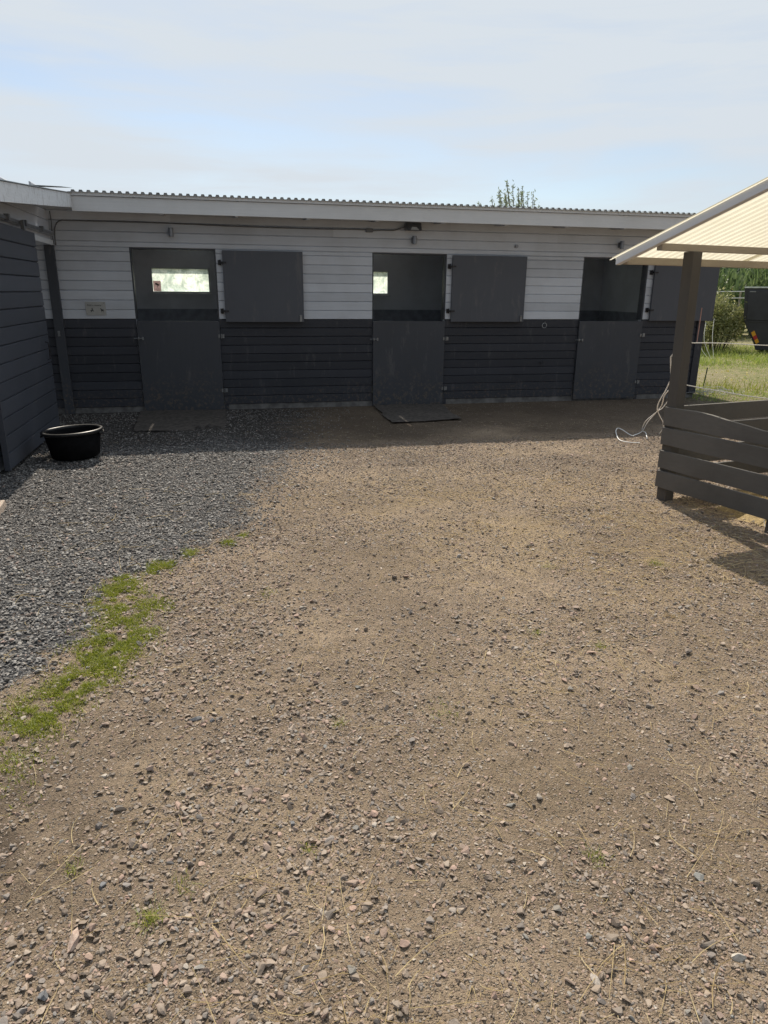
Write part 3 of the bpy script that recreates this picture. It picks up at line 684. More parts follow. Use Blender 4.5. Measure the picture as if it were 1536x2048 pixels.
# doors ---------------------------------------------------------------
def hinge(x, z, parent, y, flip=1, strap=.0):
    mb = MB(); mb.cyl((x, y - .014, z - .03), .0085, .06, 'z', 10).box(x - .03 * flip - .012, x - .03 * flip + .012, y - .010, y - .001, z - .022, z + .022)
    mb.box(x + .026 * flip - .014, x + .026 * flip + .014, y - .010, y - .001, z - .026, z + .026)
    if strap: mb.box(x - strap, x - .045, y - .007, y - .001, z - .014, z + .014)
    return mb.build('hinge', M['steel'], parent)
for i, (a, b) in enumerate(doors):
    zb = (.008, .010, .026)[i]; leaf = MB().box(a + .010, b - .006, D - .030, D + .012, zb, 1.225).build('lower_door', M['door'], stable, bevel=.002)
    zt = (1.024, .974, 1.013)[i]; zl = (.278, .242, .281)[i]
    hinge(b + .012, zt, leaf, D - .028, 1); hinge(b + .014, zl, leaf, D - .028, 1)
    mb = MB(); zbolt = (1.0, .972, .945)[i]
    mb.tube([(a - .04, D - .042, zbolt), (a + .085, D - .042, zbolt)], .006, 8); mb.box(a + .012, a + .028, D - .05, D - .029, zbolt - .016, zbolt + .016).box(a + .065, a + .085, D - .05, D - .029, zbolt - .022, zbolt + .016)
    mb.build('bolt', M['steel'], leaf)
    # upper hatch swung flat against the wall
    x0, x1 = ((.036, 1.110), (3.275, 4.405), (6.545, 7.655))[i]; zz0, zz1 = ((1.214, 2.140), (1.217, 2.140), (1.232, 2.150))[i]
    yh = D - .062
    # slightly opened: far edge stands off the wall
    hm = MB().hexa([(x0, yh + .012, zz0), (x1, yh - .020, zz0), (x1, yh + .014, zz0), (x0, yh + .046, zz0)], [(x0, yh + .012, zz1), (x1, yh - .020, zz1), (x1, yh + .014, zz1), (x0, yh + .046, zz1)])
    hatch = hm.build('upper_hatch', M['hatch'], stable, bevel=.002)
    for zc in ((1.985, 1.357), (1.987, 1.368), (1.951, 1.394))[i]:
        mb = MB(); mb.cyl((x0 - .030, D - .026, zc - .035), .010, .07, 'z', 10).box(x0 - .062, x0 - .034, D - .014, D - .001, zc - .032, zc + .032).box(x0 - .026, x0 + .05, D - .064, D - .022, zc - .012, zc + .012)
        mb.build('hinge', M['blacksteel'] if i != 9 else M['steel'], hatch)
    if i < 2:
        mb = MB(); mb.box(x1 - .058, x1 - .030, yh - .032, yh - .019, zz0 + .008, zz0 + .095).tube([(x1 - .028, yh - .036, zz0 + .088), (x1 - .064, yh - .036, zz0 + .088)], .005, 6)
        mb.build('latch', M['steel'], hatch)
    # jamb lining
    mb = MB(); mb.box(a + .0005, a + .02, D + .012, D + .14, ZD, ZT - .02).box(b - .02, b - .0005, D + .012, D + .14, ZD, ZT - .02).box(a + .0005, b - .0005, D + .012, D + .14, ZT - .02, ZT - .0005)
    mb.build('door_frame', M['door'], stable)
for a, b in wins:
    mb = MB(); w_ = .028
    mb.box(a + .001, a + w_, 13.19, 13.26, wz0 + .001, wz1 - .001).box(b - w_, b - .001, 13.19, 13.26, wz0 + .001, wz1 - .001).box(a + w_, b - w_, 13.19, 13.26, wz1 - w_, wz1 - .001).box(a + w_, b - w_, 13.175, 13.26, wz0 + .001, wz0 + w_)
    f_ = mb.build('window', M['white'], stable)
    MB().box(a + w_, b - w_, 13.222, 13.226, wz0 + w_, wz1 - w_).build('pane', M['glass'], f_)
    mb = MB().box(a - .03, b + .03, 13.178, 13.189, wz0 - .03, wz0 - .001); mb.build('window_sill', M['white'], f_)

# ------------------------------------------------------------------ left building
shed = empty('shed', (-2.3, 7.5, 0), 'left side building with worn white eave and big charcoal sliding door', 'shed')
mb = MB(); XW = -2.075
rings = lambda y, z0, z1, x=XW, t=.024, ch=.011: [(x + .0, y, z0 + .005), (x - ch, y, z0), (x - t, y, z0), (x - t, y, z1 - .001), (x - ch, y, z1 - .001), (x, y, z1 - ch)]
z = 0.02
while z < 2.72:
    for y0, y1 in (((4.4, 8.86),) if z < 2.16 else ((4.4, 10.08),)):
        zt = z + .1213
        top = lambda y: 2.46 + .0919 * (y - 6.73) + .10
        if z > top(y1) - .13: continue
        ys_ = [y0 + (y1 - y0) * k / 8 for k in range(9)]
        if zt > top(y0):
            y0 = (zt - 2.56) / .0919 + 6.73; ys_ = [y0 + (y1 - y0) * k / 8 for k in range(9)]
        mb.sweep([rings(y, z, zt) for y in ys_])
    z += .1213
mb.build('wall', M['white_y'], shed)
mb = MB(); mb.box(-2.16, -2.1, 4.4, 8.86, -.05, 2.3).box(-2.16, -2.1, 8.86, 10.08, 2.2, 2.5); mb.build('wall_frame', M['inside'], shed)
mb = MB(); mb.box(-2.072, -2.045, 8.5, 10.085, 2.155, 2.215); mb.build('door_lintel', M['fascia'], shed, bevel=.002)
mb = MB(); mb.box(-2.072, -2.02, 5.2, 10.02, 2.262, 2.315); mb.build('rail_board', M['white_y'], shed, bevel=.003)
mb = MB(); mb.box(-2.018, -1.995, 5.2, 9.95, 2.268, 2.296)
for yy in (6.3, 7.3, 7.9, 8.55, 9.3): mb.box(-2.019, -1.975, yy, yy + .05, 2.258, 2.32)
mb.build('door_rail', M['lamp'], shed)
door = MB()
zb = .045; nb = 14; hb = (2.215 - zb) / nb
dy0, dy1 = 6.70, 8.80
for k in range(nb):
    z0, z1 = zb + k * hb, zb + (k + 1) * hb; rr = []
    for j in range(6):
        y = dy0 + .03 + (dy1 - dy0 - .03) * j / 5; x = -1.965 + .010 * (y - dy0) * 0
        rr.append([(x, y, z0 + .010), (x - .014, y, z0), (x - .045, y, z0), (x - .045, y, z1 - .0015), (x - .014, y, z1 - .0015), (x, y, z1 - .008)])
    door.sweep(rr)
sd_ = door.build('sliding_door', M['grey_y'], shed)
MB().box(-2.012, -1.962, dy0, dy0 + .028, zb, 2.21).build('door_edge', M['grey_y'], sd_, bevel=.002)
mb = MB(); mb.tube([(-1.962, 8.62, 1.06), (-1.935, 8.62, 1.05), (-1.930, 8.62, .96), (-1.935, 8.62, .87), (-1.962, 8.62, .86)], .007, 8); mb.build('handle', M['blacksteel'], sd_)
for yy in (7.45, 8.35):
    MB().box(-1.99, -1.955, yy, yy + .04, 2.20, 2.30).build('hanger', M['steel'], sd_)
MB().box(-2.07, -1.99, 6.40, 6.49, -.02, 2.21).build('door_stop_post', M['grey_y'], shed, bevel=.003)
# eave
def eave(y0, y1, x0, x1, zo, z1o, m, name, bev=.002):
    zt = lambda y: 2.46 + .0919 * (y - 6.73) + .006 * math.sin((y - 4) * .9); n = 10; rr = []
    for k in range(n + 1):
        y = y0 + (y1 - y0) * k / n; rr.append([(x0, y, zt(y) + zo), (x1, y, zt(y) + zo), (x1, y, zt(y) + z1o), (x0, y, zt(y) + z1o)])
    return MB().sweep(rr).build(name, m, shed, bevel=bev)
eave(4.2, 9.72, -1.735, -1.71, -.158, 0, M['fascia_worn'], 'fascia')
eave(4.2, 9.72, -5.2, -1.695, .004, .010, M['tin'], 'roof', 0)
eave(4.2, 9.72, -2.08, -1.737, -.052, -.035, M['white_y'], 'soffit')
MB().hexa([(-2.4, 9.2, 2.745), (-1.74, 9.4, 2.757), (-1.70, 9.80, 2.795), (-2.4, 9.8, 2.79)], [(-2.4, 9.2, 2.749), (-1.74, 9.4, 2.761), (-1.70, 9.80, 2.799), (-2.4, 9.8, 2.794)]).build('roof_flashing', M['tin'], shed)
for yy in (4.5, 7.3, 10.0): MB().box(-5.0, -4.9, yy, yy + .1, -.02, 2.55).build('post', M['grey_y'], shed)
# dark corner post between the two
cp = MB(); cp.box(-2.170, -2.052, D - .050, D - .003, .0, 2.162); cp = cp.build('corner_post', M['door'], stable, bevel=.003)
mb = MB(); mb.cyl((-2.12, D - .062, 1.066), .014, .012, 'y', 12).box(-2.135, -2.105, D - .056, D - .050, 1.03, 1.10); mb.build('hook', M['steel'], cp)

# ------------------------------------------------------------------ fixtures on the wall
def wall_light(x, z, label):
    e = empty('wall_light', (x, D - .06, z), label, 'wall lamp', 'cylinder wall lamps over the stable doors')
    MB().cyl((x, D - .070, z - .055), .030, .11, 'z', 20).build('lamp_body', M['lamp'], e, bevel=.002)
    MB().box(x - .026, x + .026, D - .040, D - .003, z - .035, z + .035).build('bracket', M['cable'], e)
    MB().cyl((x, D - .070, z - .0575), .024, .003, 'z', 16).build('lens', M['lampglass'], e)
wall_light(-.600, 2.345, 'small grey cylinder lamp above the leftmost stable door')
wall_light(2.690, 2.325, 'small grey cylinder lamp under the floodlight above the middle door')
wall_light(5.920, 2.332, 'small grey cylinder lamp near the tip of the feeder roof')
fl = empty('floodlight', (2.66, D - .1, 2.50), 'square floodlight with pale reflector tucked under the eave', 'floodlight')
mb = MB(); fx0, fx1 = 2.55, 2.775
mb.hexa([(fx0 + .02, D - .16, 2.440), (fx1 - .005, D - .16, 2.440), (fx1, D - .02, 2.455), (fx0, D - .02, 2.455)], [(fx0, D - .10, 2.548), (fx1, D - .10, 2.548), (fx1, D - .02, 2.545), (fx0, D - .02, 2.545)])
mb.build('housing', M['lamp'], fl, bevel=.003)
mb = MB(); mb.add([(fx0 + .060, D - .163, 2.452), (fx1 - .045, D - .163, 2.452), (fx1 - .075, D - .137, 2.492), (fx0 + .085, D - .137, 2.492), (fx0 + .060, D - .158, 2.452), (fx1 - .045, D - .158, 2.452), (fx1 - .075, D - .132, 2.492), (fx0 + .085, D - .132, 2.492)], [(0, 1, 2, 3), (7, 6, 5, 4), (0, 4, 5, 1), (1, 5, 6, 2), (2, 6, 7, 3), (3, 7, 4, 0)])
mb.build('glass', M['lampglass'], fl)
cb = [(-2.03, D - .02, 2.16), (-2.025, D - .02, 2.30), (-2.00, D - .02, 2.40), (-1.94, D - .02, 2.452), (-1.8, D - .02, 2.458), (-1.0, D - .02, 2.462), (0.2, D - .02, 2.445), (1.2, D - .02, 2.44), (1.95, D - .02, 2.448), (2.05, D - .02, 2.436), (2.18, D - .02, 2.445), (2.38, D - .02, 2.448), (2.47, D - .03, 2.47), (2.56, D - .06, 2.50)]
cbl = empty('power_cable', (0, D - .02, 2.45), 'grey cable stapled under the eave leading to the floodlight', 'cable')
MB().tube(spline(cb, 6), .0075, 8).build('cable_run', M['cable'], cbl, smooth=True)
MB().box(2.00, 2.10, D - .045, D - .004, 2.415, 2.462).build('junction_box', M['cable'], cbl, bevel=.008)
c2 = MB().tube(spline([(-2.05, D - .03, 2.56), (-2.045, D - .03, 2.42), (-2.055, D - .03, 2.3), (-2.045, D - .035, 2.17)], 6), .006, 8).build('corner_cable', M['cable'], smooth=True)
tag(c2, 'thin grey cable hanging down in the corner where the buildings meet', 'cable')
e = empty('sensor', (4.247, D, 2.283), 'small round sensor on the white boards above the second hatch', 'sensor')
MB().cyl((4.25, D - .035, 2.283), .022, .033, 'y', 14).build('sensor_head', M['lamp'], e)
MB().box(4.225, 4.275, D - .006, D - .001, 2.262, 2.290).build('base_plate', M['cable'], e)
# ring with snap hook
e = empty('tether_ring', (4.78, D, 1.22), 'pale metal ring hanging on the charcoal boards just below the white ones', 'ring')
ring = [(4.782 + .036 * math.sin(t * math.pi / 8), D - .024, 1.162 + .036 * math.cos(t * math.pi / 8)) for t in range(17)]
MB().tube(ring, .0035, 6).build('ring', M['steel2'], e)
MB().tube([(4.79, D - .002, 1.215), (4.79, D - .03, 1.215), (4.785, D - .03, 1.195)], .005, 6).build('eye_hook', M['steel'], e)
e = MB().tube([(4.765, D - .001, .60), (4.765, D - .035, .605), (4.78, D - .045, .585), (4.800, D - .045, .60), (4.79, D - .045, .63)], .007, 8).build('wall_hook', M['blacksteel'])
tag(e, 'little black iron hook low on the charcoal boards between the second and third doors', 'hook')

# sign
def textmesh(body, size, m, name, loc, parent, rx=90, scale_x=1.0, extrude=.0008):
    cu = bpy.data.curves.new(name, 'FONT'); cu.body = body; cu.size = size; cu.extrude = extrude; cu.align_x = 'CENTER'; cu.align_y = 'CENTER'; cu.resolution_u = 3
    t = bpy.data.objects.new(name, cu); C.objects.link(t); dg = bpy.context.evaluated_depsgraph_get(); me = bpy.data.meshes.new_from_object(t.evaluated_get(dg))
    bpy.data.objects.remove(t); me.transform(Matrix.Translation(Vector(loc)) @ Matrix.Rotation(R(rx), 4, 'X') @ Matrix.Scale(scale_x, 4, (1, 0, 0)))
    me.materials.clear(); me.materials.append(m); o = bpy.data.objects.new(name, me); C.objects.link(o)
    if parent: o.parent = parent; me.transform(Matrix.Translation(-parent_world(parent)))
    return o
sg = empty('wall_sign', (-1.635, D, 1.39), 'grey plate with two small dark horse figures on the white boards by the corner', 'sign')
sx0, sx1, sz0, sz1 = -1.762, -1.512, 1.300, 1.468
MB().box(sx0, sx1, D - .010, D - .004, sz0, sz1).build('sign_plate', M['signm'], sg, bevel=.001)
textmesh('Ridit a renerar', .030, M['ink'], 'lettering', (-1.650, D - .0105, 1.425), sg)
def silhouette(name, pts, cx, cz, sc, mir):
    P = [(cx + (x * mir) * sc, D - .0125, cz + z * sc) for x, z in pts]; Q = [(a, D - .0102, c) for a, b, c in P]; n = len(P)
    MB().add(P + Q, [tuple(range(n)), tuple(range(2 * n - 1, n - 1, -1))] + [(i, (i + 1) % n, n + (i + 1) % n, n + i) for i in range(n)]).build(name, M['ink'], sg)
horse = [(-.50, .55), (-.42, .72), (-.30, .78), (-.22, .62), (-.08, .34), (.18, .34), (.34, .40), (.46, .22), (.62, .02), (.50, -.02), (.40, .12), (.36, -.18), (.46, -.52), (.36, -.54), (.24, -.20), (.14, -.08), (-.10, -.10), (-.12, -.52), (-.22, -.54), (-.22, -.12), (-.34, .10), (-.34, .44), (-.46, .48)]
rider = [(-.60, -.55), (-.48, -.42), (-.38, -.12), (-.55, .02), (-.62, -.18), (-.70, -.12), (-.60, .16), (-.30, .14), (-.10, .22), (-.12, .58), (-.16, .86), (.10, .92), (.14, .62), (.12, .26), (.30, .12), (.46, -.08), (.60, -.40), (.50, -.44), (.32, -.10), (.10, -.06), (-.12, -.06), (-.20, -.50), (-.32, -.52), (-.30, -.20), (-.44, -.55)]
silhouette('horse_figure', horse, -1.560, 1.358, .040, 1); silhouette('rider_figure', rider, -1.682, 1.358, .036, 1)
for xx, zz in ((sx0 + .018, sz0 + .018), (sx1 - .018, sz1 - .016)): MB().cyl((xx, D - .012, zz), .006, .003, 'y', 8).build('screw', M['steel'], sg)
# camera sticker on the window
st = empty('window_sticker', (-1.08, 13.15, 1.66), 'pinkish camera warning sticker low in the left corner of the bright window', 'sticker')
MB().box(-1.148, -1.022, 13.2165, 13.2205, 1.604, 1.775).build('sticker_sheet', M['stickt'], st)
cx, cz, yy = -1.083, 1.716, 13.2130
c_, s_ = math.cos(-.42), math.sin(-.42); rc = lambda u, v: (cx + u * c_ - v * s_, cz + u * s_ + v * c_)
def plate(mb, pts, y=yy, t=.002): 
    n = len(pts); mb.add([(a, y, b) for a, b in pts] + [(a, y + t, b) for a, b in pts], [tuple(range(n)), tuple(range(2 * n - 1, n - 1, -1))] + [(i, (i + 1) % n, n + (i + 1) % n, n + i) for i in range(n)])
mb = MB(); plate(mb, [rc(-.036, -.014), rc(.022, -.014), rc(.022, .016), rc(-.036, .016)]); plate(mb, [rc(.023, -.010), rc(.036, -.016), rc(.036, .012), rc(.023, .010)]); plate(mb, [(cx - .002, cz - .052), (cx + .004, cz - .052), (cx + .006, cz - .014), (cx - .002, cz - .012)])
mb.build('camera_picture', M['ink'], st)
textmesh('KAMERA', .024, M['redink'], 'lettering', (-1.085, 13.2145, 1.638), st, extrude=.0006); textmesh('BEVAKNING', .015, M['redink'], 'small_lettering', (-1.085, 13.2145, 1.618), st, extrude=.0006)

# ------------------------------------------------------------------ mats, tub, slab
mb = MB()
def mat_obj(poly, th, label, seed, z=.0):
    r = random.Random(seed); n = 9; rr = []
    (ax, ay), (bx_, by), (cx_, cy), (dx, dy) = poly      # a-b far edge left to right ; d-c near edge
    mb = MB(); top = []; nx, ny = 24, 12
    for j in range(ny + 1):
        for i in range(nx + 1):
            u, v = i / nx, j / ny
            x = (ax * (1 - u) + bx_ * u) * (1 - v) + (dx * (1 - u) + cx_ * u) * v; y = (ay * (1 - u) + by * u) * (1 - v) + (dy * (1 - u) + cy * u) * v
            ed = (i in (0, nx)) or (j in (0, ny))
            top.append((x + (r.uniform(-.012, .012) if ed else 0), y + (r.uniform(-.012, .012) if ed else 0), z + .013 + th + .005 * math.sin(x * 5 + seed) * math.cos(y * 4) + r.uniform(0, .002)))
    N = (nx + 1) * (ny + 1); bot = [(a, b, c - th) for a, b, c in top]; F = []
    for j in range(ny):
        for i in range(nx): a = j * (nx + 1) + i; F += [(a, a + 1, a + nx + 2, a + nx + 1), (N + a, N + a + nx + 1, N + a + nx + 2, N + a + 1)]
    for i in range(nx): F += [(i, N + i, N + i + 1, i + 1), (ny * (nx + 1) + i, ny * (nx + 1) + i + 1, N + ny * (nx + 1) + i + 1, N + ny * (nx + 1) + i)]
    for j in range(ny): a = j * (nx + 1); F += [(a, a + nx + 1, N + a + nx + 1, N + a), (a + nx, N + a + nx, N + a + 2 * nx + 1, a + 2 * nx + 1)]
    mb.add(top, F[:0] + [tuple(x for x in f) for f in []]); mb.v = top + bot; mb.f = F
    return mb.build('door_mat', M['rubber'])
o = mat_obj([(-1.19, 10.10), (-.03, 10.10), (-.05, 8.52), (-1.12, 8.60)], .004, '', 3); tag(o, 'worn black rubber mat in front of the leftmost stable door', 'mat', 'rubber mats lying before the stable doors')
o = mat_obj([(2.11, 10.10), (3.18, 10.10), (3.06, 9.30), (2.10, 9.30)], .004, '', 5); tag(o, 'straight rubber mat against the foot of the middle stable door', 'mat', 'rubber mats lying before the stable doors')
o = mat_obj([(2.05, 9.32), (3.05, 9.45), (3.05, 8.76), (2.06, 8.64)], .004, '', 8, z=.005); tag(o, 'skewed rubber mat overlapping the one at the middle door on its near side', 'mat', 'rubber mats lying before the stable doors')

tub = empty('feed_tub', (-1.515, 7.30, .012), 'black round rubber tub with a shiny rim standing on the gravel', 'tub')
prof = [(.005, .012), (.20, .012), (.225, .03), (.262, .255), (.272, .268), (.288, .270), (.292, .282), (.286, .292), (.262, .292), (.255, .280), (.252, .262), (.214, .040), (.195, .026), (.005, .026)]
def lathe(prof, n=48, squash=1.0, caps=True):
    mb = MB(); v = []; f = []
    for k in range(n):
        a = 2 * math.pi * k / n
        for r_, z in prof: v.append((r_ * math.cos(a), r_ * math.sin(a) * squash, z))
    m = len(prof)
    for k in range(n):
        for i in range(m - 1): a = k * m + i; b = ((k + 1) % n) * m + i; f.append((a, b, b + 1, a + 1))
    if caps: f.append(tuple(k * m for k in range(n))[::-1]); f.append(tuple(k * m + m - 1 for k in range(n)))
    return mb.add(v, f)
def off(mb, v): mb.v = [(a + v[0], b + v[1], c + v[2]) for a, b, c in mb.v]; return mb
off(lathe(prof[:4] + prof[10:], 48, .92), tub.location).build('tub_body', M['tubin'], tub, smooth=True)
off(lathe([(.254, .262), (.264, .252), (.284, .262), (.292, .274), (.289, .286), (.276, .292), (.260, .290), (.252, .278), (.254, .262)], 48, .92, False), tub.location).build('rim', M['tub'], tub, smooth=True)
for sgn in (-1, 1):
    a0 = .35
    pts = [(-1.515 + sgn * .286 * math.cos(t) , 7.30 + .292 * .92 * math.sin(t), .27 - .02 * math.cos((t) / a0 * 1.5)) for t in (-a0, -.2, 0, .2, a0)]
    MB().tube(pts, .010, 8).build('handle', M['tub'], tub, smooth=True)
tub.rotation_euler = (0, R(-2.5), 0)
q = NT('speckled_doorstep_stone'); n_ = q.noise(q.map((1, 1, 1)), 110, 3, .8); q.fin(q.mix(q.rng(n_, .42, .60), (.22, .17, .13), (.60, .50, .42)), .85, q.bump(n_, .6, .004)); M['slab'] = q.m
e = MB().hexa([(-2.35, 5.33, -.01), (-1.70, 5.33, -.01), (-1.735, 5.71, -.01), (-2.35, 5.75, -.01)], [(-2.35, 5.34, .055), (-1.71, 5.34, .055), (-1.745, 5.70, .055), (-2.35, 5.74, .055)]).build('doorstep_slab', M['slab'], bevel=.006)
tag(e, 'speckled pale stone doorstep slab cut off by the left edge on the gravel', 'slab')

# ------------------------------------------------------------------ hay feeder with roof
P0 = Vector((3.520, 4.905, 0)); d1 = Vector((.267, -.964, 0)); d2 = Vector((.985, .174, 0))
Fp = lambda a, b, z: P0 + d2 * a + d1 * b + Vector((0, 0, z))
feeder = empty('hay_feeder', tuple(P0), 'open dark slatted hay feeder with a cream translucent pitched roof', 'hay feeder')
def bar(mb, a0, a1, b0, b1, z0, z1, dz=0.0):        # dz: extra height at b1
    mb.hexa([Fp(a0, b0, z0), Fp(a0, b1, z0 + dz), Fp(a1, b1, z0 + dz), Fp(a1, b0, z0)], [Fp(a0, b0, z1), Fp(a0, b1, z1 + dz), Fp(a1, b1, z1 + dz), Fp(a1, b0, z1)]); return mb
# posts
mb = MB(); h = .045
lean = Vector((-.045, 0, 0))
mb.hexa([Fp(-h, -h, -.02), Fp(-h, h, -.02), Fp(h, h, -.02), Fp(h, -h, -.02)], [Fp(-h, -h, 1.935) + lean, Fp(-h, h, 1.935) + lean, Fp(h, h, 1.935) + lean, Fp(h, -h, 1.935) + lean])
mb.build('post', M['post'], feeder, bevel=.004)
for a, b, z in ((2.0, 0, 1.95), (0, 1.75, 2.58), (2.0, 1.75, 2.58)): bar(MB(), a - h, a + h, b - h, b + h, -.02, z).build('post', M['post'], feeder, bevel=.004)
bar(MB(), -.035, .02, .92, 1.0, -.02, .60).build('short_post', M['post'], feeder, bevel=.003)
zs = [(.620, .768), (.462, .602), (.268, .412), (.105, .244)]
for k, (z0, z1) in enumerate(zs):
    mb = MB(); rr = []; n = 14; ov = (.048, .050, .048, .050)[k]
    for j in range(n + 1):
        b = -ov + (1.95 + ov) * j / n; wav = 0; 
        if k == 0: wav = -.042 * sstep(.35, .75, b) - .006 * math.sin(b * 17) * (b > .2)
        lo = .002 * math.sin(b * 9 + k)
        rr.append([Fp(-.075, b, z0 + lo), Fp(-.047, b, z0 + lo), Fp(-.047, b, z1 + wav), Fp(-.075, b, z1 + wav)])
    mb.sweep(rr).build('side_board', M['feeder'], feeder, bevel=.003)
for k, (z0, z1) in enumerate(zs):
    bar(MB(), -.04, 2.08, -.075, -.047, z0, z1 - (.0 if k else .004)).build('back_board', M['feeder'], feeder, bevel=.003)
    bar(MB(), -.04, 2.08, 1.80, 1.828, z0, z1).build('front_board', M['feeder'], feeder, bevel=.003)
    bar(MB(), 2.047, 2.075, -.04, 1.80, z0, z1).build('end_board', M['feeder'], feeder, bevel=.003)
# roof: rises towards the camera along d1
SL = .348; RE = lambda b: 1.845 + SL * (b + .394)
def sloped(mb, a0, a1, b0, b1, zo0, zo1):
    mb.hexa([Fp(a0, b0, RE(b0) + zo0), Fp(a0, b1, RE(b1) + zo0), Fp(a1, b1, RE(b1) + zo0), Fp(a1, b0, RE(b0) + zo0)], [Fp(a0, b0, RE(b0) + zo1), Fp(a0, b1, RE(b1) + zo1), Fp(a1, b1, RE(b1) + zo1), Fp(a1, b0, RE(b0) + zo1)]); return mb
for a in (-.40, 2.40): sloped(MB(), a, a + .048, -.394, 2.45, 0, .058).build('rafter', M['rafter'], feeder, bevel=.002)
bar(MB(), -.352, 2.40, -.375, -.325, 1.850, 1.905).build('eave_purlin', M['purlin'], feeder, bevel=.003)
bar(MB(), -.352, 2.40, -.055, -.005, 1.938, 1.988).build('purlin', M['purlin'], feeder, bevel=.003)
for b in (1.75, 2.35): bar(MB(), -.352, 2.40, b, b + .05, RE(b), RE(b) + .052).build('purlin', M['purlin'], feeder, bevel=.003)
def wavy_sheet(a0, a1, b0, b1, zo, pitch, amp):
    mb = MB(); n = int((a1 - a0) / pitch * 8); bs = [b0 + (b1 - b0) * k / 6 for k in range(7)]; v = []; f = []
    for b in bs:
        for i in range(n + 1):
            a = a0 + (a1 - a0) * i / n; v.append(Fp(a, b, RE(b) + zo + amp * max(-.6, min(.6, 1.3 * math.sin(2 * math.pi * a / pitch)))))
    for k in range(6):
        for i in range(n): a = k * (n + 1) + i; f.append((a, a + 1, a + n + 2, a + n + 1))
    mb.add(v, f); return mb.build('roof_sheet', M['sheet'], feeder, smooth=False)
wavy_sheet(-.415, 1.0, -.45, 2.5, .070, .078, .020)
wavy_sheet(.95, 2.45, -.45, 2.5, .073, .078, .020)
# hay inside
hx, hy = [], []
n = 5200; a = rng.normal(size=n) * .42 + .95; b = rng.normal(size=n) * .42 + .85; k = (a > .02) & (a < 1.95) & (b > .0) & (b < 1.72) & (np.exp(-(((a - .95) / .55) ** 2 + ((b - .85) / .55) ** 2)) > .22); a, b = a[k], b[k]
hm_ = lambda a, b: .38 * np.exp(-(((a - .95) / .55) ** 2 + ((b - .85) / .55) ** 2))
x = P0.x + d2.x * a + d1.x * b; y = P0.y + d2.y * a + d1.y * b
o = straws('hay', x, y, .05 + .12 * rng.random(len(x)), .0028 + 0 * x, M['straw'], z0=hm_(a, b) * (.75 + .35 * rng.random(len(x))), lift=.02); tag(o, 'heap of golden loose hay lying inside the slatted feeder', 'hay', kind='stuff')
aa, bb = np.meshgrid(np.linspace(.02, 1.95, 50), np.linspace(.02, 1.72, 44)); zz = hm_(aa, bb) * .9 + .02 * (fbm(aa, bb, .12, 3) - .5)
xx = P0.x + d2.x * aa + d1.x * bb; yy_ = P0.y + d2.y * aa + d1.y * bb; i = np.arange(aa.size).reshape(aa.shape); zz = zz - .035
Fh = np.stack([i[:-1, :-1].ravel(), i[1:, :-1].ravel(), i[1:, 1:].ravel(), i[:-1, 1:].ravel()], 1)
q = NT('hay_mass'); n_ = q.noise(q.map((1, 1, 1)), 60, 5, .75, 1.5); q.fin(q.mix(q.rng(n_, .35, .65), (.16, .11, .05), (.50, .39, .20)), .9, q.bump(n_, 1, .01)); M['haymass'] = q.m
o = np_mesh('hay_bed', np.stack([xx.ravel(), yy_.ravel(), zz.ravel() + .004], 1), Fh, M['haymass']); tag(o, 'matted bed of older hay under the loose heap in the feeder', 'hay', kind='stuff')

# ------------------------------------------------------------------ ropes
def twisted(mb, pts, r, turns=60):
    """two strand rope"""
    P = [Vector(q_) for q_ in pts]
    mb.tube(P, r, 6); return mb
fr = MB().tube(spline([(3.553, 4.90, 1.270), (3.9, 4.95, 1.262), (4.4, 5.02, 1.236), (5.2, 5.14, 1.22), (6.4, 5.3, 1.25)], 10), .0042, 6).build('fence_rope', M['rope'])
tag(fr, 'upper white fence rope stretched right from the feeder post', 'rope', 'white ropes stretched from the feeder post')
fr = MB().tube(spline([(3.56, 4.90, .945), (3.9, 4.95, .885), (4.4, 5.02, .805), (5.2, 5.14, .72), (6.4, 5.3, .69)], 10), .0048, 6).build('fence_rope', M['rope'])
tag(fr, 'lower sagging white fence rope running right from the feeder post', 'rope', 'white ropes stretched from the feeder post')
bund = empty('rope_bundle', (3.45, 4.9, 1.2), 'tangled thin white rope hanging from the feeder post down to the dirt', 'rope')
A_ = [(3.473, 4.9, 1.250), (3.721, 5.354, 1.131), (3.838, 5.528, 1.074), (4.233, 6.062, 0.863), (4.631, 6.603, 0.597), (4.788, 6.924, 0.415), (4.794, 7.032, 0.351), (4.842, 7.2, 0.246), (4.888, 7.349, 0.148), (4.975, 7.555, 0.012), (4.764, 7.367, 0.014), (4.699, 7.348, 0.014), (4.733, 7.594, 0.03), (4.747, 7.723, 0.03), (4.687, 7.668, 0.02), (4.584, 7.492, 0.016), (4.446, 7.212, 0.014), (4.41, 7.074, 0.014), (4.45, 6.983, 0.014), (4.56, 6.935, 0.012)]
B_ = [(3.473, 4.9, 1.060), (3.736, 5.345, 0.927), (4.033, 5.83, 0.762), (4.188, 6.109, 0.652), (4.314, 6.326, 0.558), (4.452, 6.532, 0.462), (4.663, 6.776, 0.34), (4.852, 6.979, 0.231), (5.0, 7.178, 0.119), (5.09, 7.372, 0.01)]
C_ = [(3.473, 4.9, 0.955), (3.948, 5.708, 0.742), (4.325, 6.281, 0.552), (4.536, 6.672, 0.405), (4.686, 7.054, 0.248), (4.83, 7.327, 0.127), (4.993, 7.581, 0.012), (4.98, 7.486, 0.012), (4.788, 7.152, 0.010)]
for L_ in (A_, B_, C_): MB().tube(spline(L_, 6), .0052, 6).build('strand', M['rope'], bund, smooth=True)
